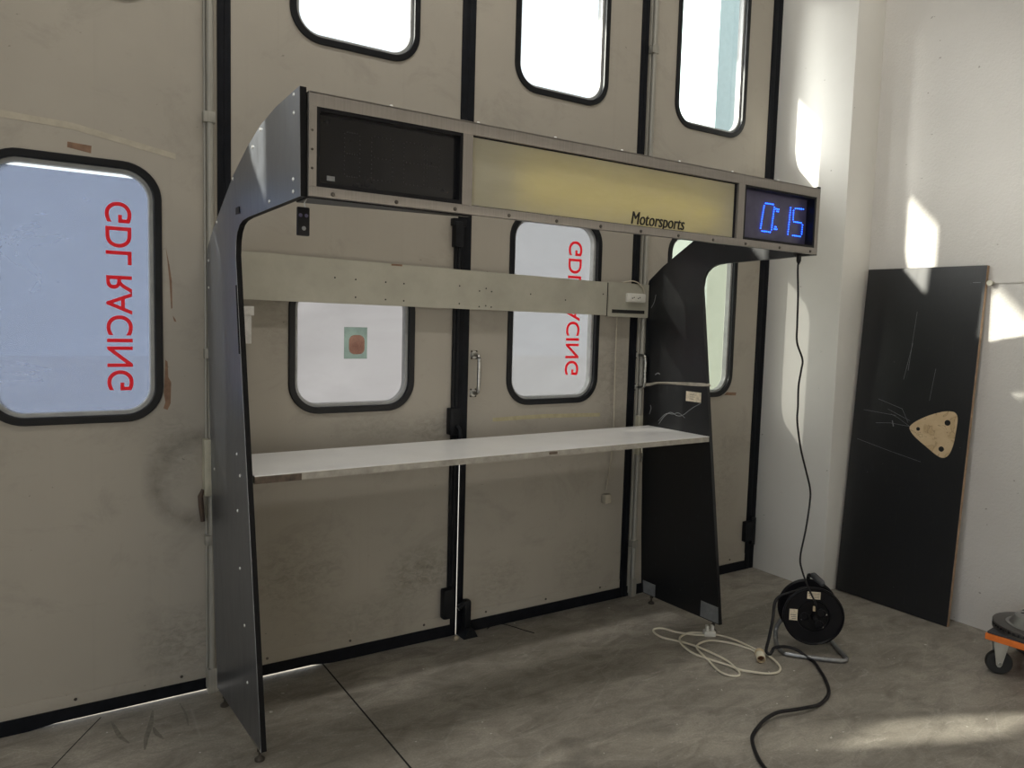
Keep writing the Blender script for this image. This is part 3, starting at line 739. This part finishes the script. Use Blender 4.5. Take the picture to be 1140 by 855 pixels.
# clock
ck = MB().box(2.376, 2.386, YF + 0.001, YF + 0.10, 1.853, 2.064).box(2.814, 2.824, YF + 0.001, YF + 0.10, 1.853, 2.064).box(2.386, 2.814, YF + 0.001, YF + 0.10, 2.056, 2.064).box(2.386, 2.814, YF + 0.001, YF + 0.10, 1.853, 1.862).build('clock', M['black'], G)
ck['label'] = 'lit clock with blue LED digits at the right of the header'
MB().box(2.386, 2.814, YF + 0.040, YF + 0.044, 1.862, 2.056).build('clock_face', M['clockface'], ck)
YD = YF + 0.0365
k = 0.987
def cx_(x): return x
digit_dots(MB(), [((2.537, 2.003), (2.522, 1.912), 11), ((2.600, 2.003), (2.590, 1.912), 11), ((2.545, 2.014), (2.592, 2.014), 6), ((2.532, 1.901), (2.582, 1.901), 6)], YD, r=0.0025).build('led_digit', M['led'], ck)
digit_dots(MB(), [((2.611, 1.998), (2.629, 1.998), 3), ((2.617, 1.989), (2.625, 1.989), 2)], YD, r=0.0024).build('colon_dot', M['led'], ck)
digit_dots(MB(), [((2.607, 1.916), (2.623, 1.916), 3), ((2.611, 1.925), (2.618, 1.925), 2)], YD, r=0.0024).build('colon_dot', M['led'], ck)
digit_dots(MB(), [((2.704, 2.012), (2.696, 1.903), 12)], YD, r=0.0025).build('led_digit', M['led'], ck)
digit_dots(MB(), [((2.735, 2.013), (2.788, 2.015), 6), ((2.724, 2.003), (2.724, 1.966), 5), ((2.730, 1.957), (2.778, 1.957), 6), ((2.788, 1.949), (2.786, 1.911), 5), ((2.728, 1.900), (2.778, 1.900), 6)], YD, r=0.0025).build('led_digit', M['led'], ck)
# labels on the right panel
def rlabel(y0, y1, z0, z1, m, name):
    return MB().prism([(y0, z0), (y1, z0), (y1, z1), (y0, z1)], lambda u, v, s: Vector((right_x(u, v) - (0.0007 if s == 0 else 0.0), u, v))).build(name, M[m], rp)
pl = rlabel(-0.345, -0.445, 1.128, 1.178, 'paper', 'paper_label')
for i in range(3):
    MB().box(right_x(-0.39, 0) - 0.0012, right_x(-0.39, 0) - 0.0004, -0.395 - 0.01 * i, -0.36, 1.140 + i * 0.011, 1.1415 + i * 0.011).build('label_print', M['print_'], pl)

def pscratch(pts, w=0.0012):
    P = cat([(0, y, z) for y, z in pts], 6); mb = MB(); n = len(P); L = []
    for i, q in enumerate(P):
        t = (P[min(i + 1, n - 1)] - P[max(i - 1, 0)]).normalized(); nr = Vector((0, -t.z, t.y)) * w
        x = right_x(q.y, q.z) - 0.0006
        L.append((mb.bm.verts.new(Vector((x, q.y + nr.y, q.z + nr.z))), mb.bm.verts.new(Vector((x, q.y - nr.y, q.z - nr.z)))))
    for A, B in zip(L, L[1:]): mb.bm.faces.new((A[0], A[1], B[1], B[0]))
    mb.build('scratch', M['grey'], rp)
pscratch([(-0.162, 0.985), (-0.20, 1.03), (-0.244, 1.057), (-0.29, 1.045), (-0.33, 1.053), (-0.39, 1.095), (-0.446, 1.126)], 0.0014)
pscratch([(-0.157, 1.0), (-0.21, 1.045), (-0.26, 1.05), (-0.30, 1.06), (-0.345, 1.04)], 0.0012)
pscratch([(-0.12, 1.245), (-0.14, 1.255), (-0.155, 1.25)], 0.003)
pscratch([(-0.09, 1.03), (-0.10, 1.06), (-0.095, 1.08)], 0.003)
pscratch([(-0.07, 1.60), (-0.09, 1.63), (-0.10, 1.67)], 0.002)

# ------------------------------------------------------------------ key fob hanging from the header
kf = MB().box(0.629, 0.664, -1.006, -0.994, 1.722, 1.800, 0.004).build('remote_fob', M['black'])
tag(kf, 'small black remote fob hanging under the left end of the header', 'remote control')
MB().tube(cat([(0.652, -1.0, 1.800), (0.650, -1.0, 1.812), (0.655, -1.0, 1.8235)]), 0.0022, 8).build('ring', M['chrome'], kf)
for x, z, r, m in ((0.638, 1.777, 0.0055, 'clockface'), (0.654, 1.777, 0.0055, 'clockface'), (0.647, 1.742, 0.006, 'grey')):
    MB().lathe([(0, 0.002), (r * 0.8, 0.002), (r, 0)], frame((x, -1.006, z), (0, -1, 0)), 14).build('button', M[m], kf)

# ------------------------------------------------------------------ tie strap from door handle to the right panel
def ribbon(pts, w, twist, th=0.0015):
    mb = MB(); P = cat(pts, 8); n = len(P); rows = []
    for i, p in enumerate(P):
        t = i / (n - 1); a = twist(t); tg = (P[min(i + 1, n - 1)] - P[max(i - 1, 0)]).normalized()
        up = Vector((0, 0, 1)); sd = tg.cross(up).normalized()
        d = up * math.cos(a) + sd * math.sin(a); nn = tg.cross(d).normalized()
        rows.append([mb.bm.verts.new(p + d * w * s1 + nn * th * s2) for s1, s2 in ((-1, -1), (1, -1), (1, 1), (-1, 1))])
    for A, B in zip(rows, rows[1:]):
        for k_ in range(4): mb.bm.faces.new((A[k_], A[(k_ + 1) % 4], B[(k_ + 1) % 4], B[k_]))
    mb.bm.faces.new(rows[0]); mb.bm.faces.new(rows[-1][::-1])
    bmesh.ops.recalc_face_normals(mb.bm, faces=mb.bm.faces)
    return mb
tsx = 2.808
o = ribbon([(2.803, -0.058, 1.186), (2.806, -0.09, 1.19), (tsx, -0.16, 1.204), (tsx, -0.30, 1.213), (tsx, -0.42, 1.219), (2.812, -0.484, 1.221), (2.827, -0.4865, 1.221), (2.845, -0.484, 1.221)], 0.0085, lambda t: 1.1 * math.sin(t * 5.5)).build('tie_strap', M['strap'])
tag(o, 'twisted grey strap tied from door handle around right side panel', 'strap')

# ------------------------------------------------------------------ thin clock lead hanging to the reel
LX = [(2.805, -0.985, 1.818), (2.803, -0.985, 1.76), (2.808, -0.99, 1.65), (2.800, -1.0, 1.532), (2.806, -1.0, 1.45), (2.850, -1.0, 1.376), (2.846, -1.0, 1.33), (2.834, -1.0, 1.259), (2.838, -1.0, 1.17), (2.840, -1.0, 1.10),
      (2.876, -1.0, 0.978), (2.925, -1.0, 0.87), (2.960, -1.0, 0.788), (2.962, -1.0, 0.72), (2.945, -1.0, 0.604), (2.918, -1.0, 0.484), (2.93, -1.005, 0.42), (2.965, -1.02, 0.335), (2.985, -1.045, 0.27), (3.012, -1.035, 0.215), (3.045, -1.02, 0.1835)]
o = MB().tube(cat(LX, 6), 0.0042, 8).build('clock_lead', M['cord'])
tag(o, 'thin black lead hanging from the clock down to the cable reel', 'cable')
MB().lathe([(0.004, 0.04), (0.0095, 0.025), (0.0105, 0.0), (0.0, 0.0)], frame((2.805, -0.985, 1.8245), (0, 0, -1)), 14).build('strain_relief', M['black'], o)

# ------------------------------------------------------------------ cable reel
AX = Vector((0.66, 0.75, 0)).normalized()        # from front flange to back flange
RC = Vector((3.045, -0.995, 0.185))               # front flange centre
RB = empty('cable_reel', (3.09, -0.94, 0))
tag(RB, 'black cable reel on a grey tube stand on floor near the leaning board', 'cable reel')
Fm = frame(RC, -AX)                               # local z towards the camera, local x up
ff = MB().lathe([(0.0, -0.004), (0.13, -0.004), (0.137, 0.002), (0.137, 0.010), (0.132, 0.012), (0.127, 0.006), (0.075, 0.005), (0.073, 0.0), (0.060, -0.001), (0.0, -0.001)], Fm, 64).build('front_flange', M['black'], RB)
bf = MB().lathe([(0.0, 0.004), (0.13, 0.004), (0.137, -0.002), (0.137, -0.010), (0.132, -0.012), (0.0, -0.008)], frame(RC + AX * 0.105, -AX), 64).build('back_flange', M['black'], RB)
core = MB().lathe([(0.06, 0.0), (0.06, -0.105)], Fm, 40)
for lay in range(4):
    for i in range(8):
        pp = [RC + AX * (0.010 + i * 0.0115 + 0.004 * (lay % 2)) + (Vector((0, 0, 1)) * math.cos(a) + Vector((-AX.y, AX.x, 0)) * math.sin(a)) * (0.070 + lay * 0.0105) for a in [2 * math.pi * q / 32 for q in range(32)]]
        core.tube(pp, 0.0055, 6, closed=True)
core.build('wound_cable', M['cord'], RB)
# socket plate with four socket lids
sp_ = MB().lathe([(0.0, 0.004), (0.066, 0.004), (0.070, 0.0)], Fm, 40).build('socket_plate', M['edge'], RB)
RT = Vector((-AX.y, AX.x, 0)) * -1                # to the right as seen from the camera
UPV = Vector((0, 0, 1))
for dx, dz in ((0.036, 0.018), (0.028, -0.036), (-0.038, -0.004)):
    c_ = RC + RT * dx + UPV * dz - AX * 0.004
    MB().lathe([(0.019, 0.0), (0.020, 0.005), (0.017, 0.006), (0.015, 0.001), (0.0, 0.001)], frame(c_, -AX), 24).build('socket', M['black'], sp_)
for dx, dz in ((0.045, -0.05), (-0.05, -0.02), (0.058, 0.01)):
    MB().lathe([(0, 0.003), (0.003, 0.002), (0.004, 0)], frame(RC + RT * dx + UPV * dz - AX * 0.004, -AX), 10).build('plate_screw', M['chrome'], sp_)
MB().box(-0.012, 0.012, -0.007, 0.007, 0.0, 0.004, 0.001, mtx=frame(RC + RT * 0.003 + UPV * 0.035 - AX * 0.004, -AX)).build('indicator', M['cordcap'], sp_)
MB().lathe([(0.0, 0.028), (0.012, 0.028), (0.014, 0.022), (0.0165, 0.0)], frame(RC + RT * 0.004 + UPV * -0.001 - AX * 0.003, -AX), 20).build('lead_plug', M['black'], RB)
for dx, dz, w, h in ((-0.003, 0.098, 0.029, 0.017), (-0.0885, 0.0, 0.018, 0.026)):
    lm = frame(RC + RT * dx + UPV * dz - AX * 0.0065, -AX)
    l_ = MB().box(-h, h, -w, w, -0.0012, 0.0012, mtx=lm).build('sticker', M['paper'], ff)
    q = MB()
    for i in range(3): q.box(-h + 0.006 + i * 0.009, -h + 0.0085 + i * 0.009, -w + 0.005, w - 0.012 + 0.004 * i, 0.0010, 0.0017, mtx=lm)
    q.build('sticker_print', M['print_'], l_)
# stand: floor bar in front, rails running back, bent up to the axle and over the top to the grip
def fp(x, y, z=0.0115): return Vector((x, y, z))
b0 = cat([RC + AX * 0.125 + UPV * 0.0 - RT * 0.03, RC + AX * 0.16 - RT * 0.11 + UPV * -0.10, fp(3.055, -0.79, 0.035), fp(2.985, -0.850, 0.014), fp(2.925, -0.93), fp(2.935, -0.965), fp(2.965, -1.005), fp(3.03, -1.075), fp(3.085, -1.125), fp(3.118, -1.128), fp(3.145, -1.10), fp(3.19, -1.035), fp(3.245, -0.955, 0.018), RC + AX * 0.16 + RT * 0.07 + UPV * -0.10, RC + AX * 0.125 + RT * 0.03], 6)
stn = MB().tube(b0, 0.0105, 12).build('tube_stand', M['steel'], RB)
arm = [RC + AX * 0.122, RC + AX * 0.128 + UPV * 0.09, RC + AX * 0.125 + UPV * 0.142, RC + AX * 0.09 + UPV * 0.162, RC + AX * 0.03 + UPV * 0.165 + RT * 0.02]
MB().tube(cat(arm), 0.009, 10).build('carry_arm', M['black'], RB)
MB().tube([RC + AX * 0.085 + UPV * 0.165 + RT * 0.008, RC + AX * 0.075 + UPV * 0.166 + RT * 0.011, RC + AX * 0.0 + UPV * 0.158 + RT * 0.03, RC - AX * 0.01 + UPV * 0.152 + RT * 0.033], [0.011, 0.0155, 0.0145, 0.010], 14).build('grip', M['mat_top'], RB)
# its cable leaving the drum and running over the floor out of view
CB = [RC + AX * 0.05 - RT * 0.03 + UPV * 0.10, RC + AX * 0.04 - RT * 0.095 + UPV * 0.088, RC + AX * 0.035 - RT * 0.16 + UPV * 0.05, Vector((2.875, -0.905, 0.165)), Vector((2.842, -0.915, 0.085)), Vector((2.828, -0.915, 0.038)), Vector((2.824, -0.926, 0.026)),
      Vector((2.830, -0.937, 0.026)), Vector((2.842, -0.936, 0.034)), Vector((2.868, -0.930, 0.044)), Vector((2.915, -0.948, 0.046)), Vector((2.955, -0.985, 0.036))]
CB += [Vector((x, y, 0.0085)) for x, y in ((2.980, -1.035), (2.968, -1.07), (2.93, -1.119), (2.864, -1.197), (2.786, -1.268), (2.723, -1.301), (2.643, -1.321))]
CB += [Vector((x, y, z)) for x, y, z in ((2.568, -1.323, 0.018), (2.495, -1.312, 0.022), (2.423, -1.296, 0.024), (2.357, -1.294, 0.016), (2.287, -1.312, 0.009), (2.221, -1.342, 0.0085), (2.176, -1.381, 0.0085), (2.125, -1.444, 0.0085), (2.094, -1.499, 0.0085), (2.06, -1.60, 0.0085), (2.05, -1.75, 0.0085), (2.02, -1.9, 0.0085), (1.9, -2.1, 0.0085))]
MB().tube(cat(CB, 6), 0.0070, 10).build('cable', M['cord'], RB)

# ------------------------------------------------------------------ cream extension lead
CA = [(2.762, -0.613), (2.704, -0.562), (2.661, -0.509), (2.636, -0.446), (2.592, -0.431), (2.561, -0.464), (2.557, -0.528), (2.594, -0.595), (2.618, -0.681), (2.63, -0.783), (2.625, -0.871), (2.595, -0.957), (2.562, -0.982), (2.527, -0.957), (2.525, -0.903), (2.562, -0.812), (2.601, -0.715), (2.63, -0.678), (2.678, -0.66), (2.739, -0.666), (2.793, -0.724), (2.820, -0.79), (2.826, -0.845), (2.805, -0.895)]
CBB = [(2.785, -0.597), (2.723, -0.553), (2.66, -0.557), (2.604, -0.591), (2.565, -0.651), (2.555, -0.724), (2.567, -0.79), (2.597, -0.88), (2.603, -0.954), (2.631, -0.993), (2.691, -1.035), (2.741, -1.048), (2.781, -1.031), (2.812, -0.993), (2.826, -0.950), (2.835, -0.90), (2.845, -0.84), (2.847, -0.763), (2.838, -0.684), (2.812, -0.631)]
xl = MB().tube(cat([(x, y, 0.0055 + (0.004 if 7 < i < 11 else 0)) for i, (x, y) in enumerate(CA)], 6), 0.005, 8)
xl.tube(cat([(x, y, 0.0125 if i in (3, 4, 8, 9, 14, 15) else 0.0065) for i, (x, y) in enumerate(CBB)], 6), 0.005, 8)
xl = xl.build('extension_lead', M['cream_cord'])
tag(xl, 'cream extension lead coiled loosely on the floor before the right side panel', 'extension lead')
pgm = Matrix.Translation((2.785, -0.612, 0.0)) @ Matrix.Rotation(-0.55, 4, 'Z')
p_ = MB().box(-0.028, 0.028, -0.02, 0.02, 0.0, 0.028, 0.006, mtx=pgm).box(-0.019, -0.005, -0.012, 0.012, 0.024, 0.052, 0.004, mtx=pgm).box(0.006, 0.020, -0.012, 0.012, 0.024, 0.052, 0.004, mtx=pgm).build('plug', M['white'], xl)
cdir = Vector((-0.60, -0.62, -0.08)).normalized(); c0 = Vector((2.795, -0.905, 0.028))
cn = MB().lathe([(0.0055, -0.022), (0.014, -0.016), (0.0215, 0.0), (0.0215, 0.010), (0.018, 0.012), (0.018, 0.016), (0.0185, 0.017), (0.0185, 0.060), (0.0155, 0.061), (0.0155, 0.040), (0.0, 0.040)], frame(c0, cdir), 28).build('connector', M['cordcap'], xl)
MB().lathe([(0.0188, 0.018), (0.0200, 0.020), (0.0200, 0.058), (0.0188, 0.0605)], frame(c0, cdir), 28).build('connector_shell', M['cream_cord'], cn)
cf = frame(c0 + cdir * 0.041, cdir)
mb = MB().lathe([(0.0, 0.001), (0.0150, 0.001), (0.0150, 0.0)], cf, 24)
for a in (0.4, 2.5, 4.6): mb.lathe([(0.0, 0.009), (0.0032, 0.008), (0.0032, 0.0)], cf @ Matrix.Translation((0.007 * math.cos(a), 0.007 * math.sin(a), 0)), 10)
mb.build('contact_insert', M['contact'], cn)

# ------------------------------------------------------------------ black board leaning on the right wall
U0, BW, BH, BT = 0.042, 0.672, 1.855, 0.021
tilt = math.asin(0.107 / BH)
zb = Vector((math.sin(tilt), -0.005, math.cos(tilt))).normalized()   # up the board
yb = Vector((0.02, -0.9998, 0)).normalized(); yb = (yb - zb * yb.dot(zb)).normalized()   # to the right (towards camera)
xb = yb.cross(zb).normalized()                                        # out of the wall side?
if xb.x > 0: xb = -xb                                                 # xb faces into the room
O = Vector((3.945, -0.472, 0.0055))
def bp(u, v, w): return O + yb * u + zb * v + xb * w
LB = MB().prism([(U0, 0), (BW, 0), (BW, BH), (U0, BH)], lambda u, v, s: bp(u, v, 0.0 if s == 0 else -BT)).build('leaning_board', M['wood'])
tag(LB, 'tall black faced plywood board leaning against the white right wall', 'board')
fc = MB().prism([(U0 + 0.0005, 0.0005), (BW - 0.001, 0.0005), (BW - 0.001, BH - 0.0005), (U0 + 0.0005, BH - 0.0005)], lambda u, v, s: bp(u, v, 0.0014 if s == 0 else 0.0001)).build('black_face', M['boardblack'], LB)
MB().prism([(U0, BH), (BW, BH), (BW, BH + 0.001), (U0, BH + 0.001)], lambda u, v, s: bp(u, v, 0.001 if s == 0 else -BT)).build('top_edge', M['edge'], LB)
tri = [(0.372, 0.998), (0.40, 1.03), (0.46, 1.068), (0.53, 1.098), (0.575, 1.106), (0.60, 1.098), (0.612, 1.07), (0.610, 1.0), (0.605, 0.94), (0.590, 0.885), (0.565, 0.862), (0.53, 0.868), (0.47, 0.905), (0.41, 0.945), (0.382, 0.972)]
tri = [(p.x, p.y) for p in cat([(u, v, 0) for u, v in tri], 4, closed=True)]
pw = MB().prism(tri, lambda u, v, s: bp(u, v, 0.0032 if s == 0 else 0.0012)).build('bare_wood_patch', M['rawwood'], LB)
for u, v, r in ((0.418, 0.993, 0.010), (0.565, 1.045, 0.015), (0.548, 0.905, 0.014)):
    MB().lathe([(0, 0.0006), (r, 0.0006), (r, 0)], frame(bp(u, v, 0.0032), xb), 16).build('patch_hole', M['hole'], pw)
def scratch(pts, w=0.0009):
    mb = MB()
    for (u0, v0), (u1, v1) in zip(pts, pts[1:]):
        d = Vector((u1 - u0, v1 - v0)).normalized(); nx, ny = -d.y * w, d.x * w
        mb.bm.faces.new([mb.bm.verts.new(bp(u + s * nx, v + s * ny, 0.0017)) for u, v, s in ((u0, v0, 1), (u1, v1, 1), (u1, v1, -1), (u0, v0, -1))])
    mb.build('scratch', M['grey'], fc)
for q in ([(0.37, 1.0), (0.30, 1.04), (0.26, 1.055)], [(0.37, 1.0), (0.26, 1.005), (0.18, 0.995)], [(0.36, 1.02), (0.32, 1.09), (0.18, 1.13)], [(0.29, 1.05), (0.10, 1.06)], [(0.37, 1.03), (0.24, 1.08)], [(0.08, 0.89), (0.28, 0.85), (0.45, 0.82)],
          [(0.33, 1.30), (0.345, 1.62)], [(0.46, 1.15), (0.475, 1.32)], [(0.34, 1.45), (0.31, 1.25)], [(0.612, 1.77), (0.648, 1.77)]): scratch(q)
scratch([(0.272, 1.02), (0.282, 0.988)], 0.003)

# peg in the wall joint behind the board
pk = MB().tube([(XR - 0.0, -1.172, 1.765), (XR - 0.035, -1.172, 1.765)], [0.010, 0.014], 12).build('wall_peg', M['boardgrey'])
tag(pk, 'small beige peg in the wall joint beside the top of the leaning board', 'peg')

# ------------------------------------------------------------------ orange dolly with brake disc
DX0, DX1, DY0, DY1, DZ = 3.565, 4.03, -1.50, -2.05, 0.19
DL = empty('wheeled_dolly', (3.8, -1.78, 0))
tag(DL, 'orange edged wheeled dolly at the foot of the right wall', 'dolly')
rot = Matrix.Translation((DX0, DY0, 0)) @ Matrix.Rotation(0.10, 4, 'Z') @ Matrix.Translation((-DX0, -DY0, 0))
MB().box(DX0, DX1, DY1, DY0, DZ - 0.034, DZ - 0.006, 0.003, mtx=rot).build('deck', M['orange'], DL)
MB().box(DX0 + 0.006, DX1 - 0.006, DY1 + 0.006, DY0 - 0.006, DZ - 0.006, DZ + 0.004, 0.002, mtx=rot).build('deck_mat', M['mat_top'], DL)
def caster(cx, cy):
    wd = Vector((-0.80, -0.60, 0)).normalized(); sd = Vector((wd.y, -wd.x, 0)) 
    c = rot @ Vector((cx, cy, 0)); wc = c + Vector((0, 0, 0.053)) + sd * 0.012
    f = MB().box(-0.036, 0.036, -0.036, 0.036, DZ - 0.039, DZ - 0.0345, mtx=Matrix.Translation(c))
    for s in (-1, 1):
        off = wd * 0.022 * s
        f.prism([(-0.030, 0.150), (0.030, 0.150), (0.014, 0.045), (0.008, 0.036), (-0.002, 0.036), (-0.008, 0.045)], lambda u, v, q: wc + off + sd * u + wd * (0.0015 if q else -0.0015) + Vector((0, 0, v - 0.053)))
    f.box(-0.03, 0.03, -0.024, 0.024, 0.147, 0.152, mtx=frame(wc - Vector((0, 0, 0.053)), (0, 0, 1), sd))
    f = f.build('caster', M['zinc'], DL)
    MB().lathe([(0.0, -0.016), (0.034, -0.016), (0.040, -0.017), (0.050, -0.015), (0.053, -0.008), (0.053, 0.008), (0.050, 0.015), (0.040, 0.017), (0.034, 0.016), (0.0, 0.016)], frame(wc, wd), 40).build('wheel', M['tyre'], f)
    MB().lathe([(0.0, -0.030), (0.007, -0.030), (0.007, 0.030), (0.0, 0.030)], frame(wc, wd), 12).build('axle', M['chrome'], f)
for cx, cy in ((DX0 + 0.06, DY0 - 0.055), (DX0 + 0.06, DY1 + 0.055), (DX1 - 0.06, DY0 - 0.055), (DX1 - 0.06, DY1 + 0.055)): caster(cx, cy)
BC = Vector((3.745, -1.625, DZ + 0.004))
bdm = frame(BC, (0, 0, 1), (1, 0, 0))
bd = MB().lathe([(0.060, 0.030), (0.108, 0.030), (0.163, 0.0305), (0.165, 0.0295), (0.165, 0.022), (0.158, 0.021), (0.158, 0.012), (0.165, 0.011), (0.165, 0.001), (0.163, 0.0), (0.060, 0.0)], bdm, 72).build('brake_disc', M['disc'])
tag(bd, 'used iron brake disc with raised bell lying on the dolly', 'brake disc')
mb = MB()
for i in range(48):
    a = 2 * math.pi * i / 48
    mb.box(0.150, 0.1645, -0.003, 0.003, 0.010, 0.023, mtx=bdm @ Matrix.Rotation(a, 4, 'Z'))
mb.build('cooling_vane', M['discside'], bd)
MB().lathe([(0.115, 0.031), (0.113, 0.033), (0.102, 0.034), (0.100, 0.036), (0.082, 0.066), (0.078, 0.069), (0.040, 0.069), (0.038, 0.066), (0.038, 0.034)], bdm, 64).build('bell', M['bell'], bd)
for i in range(5):
    a = 2 * math.pi * i / 5 + 0.3
    MB().lathe([(0, 0.0003), (0.0075, 0.0003), (0.0075, 0)], bdm @ Matrix.Translation((0.058 * math.cos(a), 0.058 * math.sin(a), 0.0692)), 14).build('stud_hole', M['hole'], bd)

# ------------------------------------------------------------------ crumbs on the floor
bmx = bmesh.new(); bmesh.ops.create_icosphere(bmx, subdivisions=2, radius=0.016)
for v in bmx.verts: v.co *= 0.75 + 0.4 * random.random(); v.co.z = v.co.z * 0.8
me = D.meshes.new('concrete_crumb'); bmx.to_mesh(me); bmx.free()
o = link('concrete_crumb', me, M['stone']); o.location = (1.675, -0.06, 0.012)
tag(o, 'small sandy concrete crumb on the floor under the middle door bolt', 'crumb')
o = MB().tube(cat([(1.87, -0.022, 0.003), (1.90, -0.02, 0.012), (1.95, -0.03, 0.014), (1.99, -0.06, 0.006), (2.02, -0.12, 0.003), (2.045, -0.175, 0.003)]), 0.0022, 6).build('wire_offcut', M['cord'])
tag(o, 'thin dark wire offcut on the floor right of the door bolt', 'wire')

# ------------------------------------------------------------------ light
W = D.worlds.new('sky'); SC.world = W; W.use_nodes = True
bg = W.node_tree.nodes.get('Background') or W.node_tree.nodes.new('ShaderNodeBackground')
bg.inputs[0].default_value = (0.90, 0.95, 1.0, 1); bg.inputs[1].default_value = 1.5
sd = D.lights.new('sun', 'SUN'); sd.energy = 10.5; sd.angle = math.radians(0.9); sd.color = (1.0, 0.93, 0.80)
so = D.objects.new('sun', sd); COL.objects.link(so)
so.rotation_euler = Vector((1.0, -0.44, -0.47)).to_track_quat('-Z', 'Y').to_euler()
# wide second sun added as fill, standing for hazy sky around the sun
hd_ = D.lights.new('haze_fill_sun', 'SUN'); hd_.energy = 11.0; hd_.angle = math.radians(32); hd_.color = (1.0, 0.96, 0.90)
ho = D.objects.new('haze_fill_sun', hd_); COL.objects.link(ho); ho.rotation_euler = so.rotation_euler
# unseen fill lamps added under the hall ceiling, each with a housing
def fill_lamp(x, y, pw):
    f = MB().box(x - 0.8, x + 0.8, y - 0.09, y + 0.09, ZC - 0.08, ZC, 0.01).build('fill_lamp_case', M['fixture'])
    struct(f)
    ld = D.lights.new('fill_light', 'AREA'); ld.shape = 'RECTANGLE'; ld.size = 1.5; ld.size_y = 0.16; ld.energy = pw; ld.color = (1.0, 0.96, 0.90)
    lo = D.objects.new('fill_light', ld); COL.objects.link(lo); lo.location = (x, y, ZC - 0.085)
for x, y, pw in ((0.4, -1.6, 22), (2.0, -1.5, 27)): fill_lamp(x, y, pw)

vs = SC.view_settings
SC.display_settings.display_device = 'sRGB'
vs.view_transform = 'Standard'; vs.look = 'None'; vs.exposure = 0.0; vs.gamma = 1.0; vs.use_curve_mapping = False
SC.cycles.max_bounces = 10; SC.cycles.diffuse_bounces = 6; SC.cycles.transparent_max_bounces = 12
SC.cycles.sample_clamp_indirect = 6.0
SC.cycles.use_denoising = True
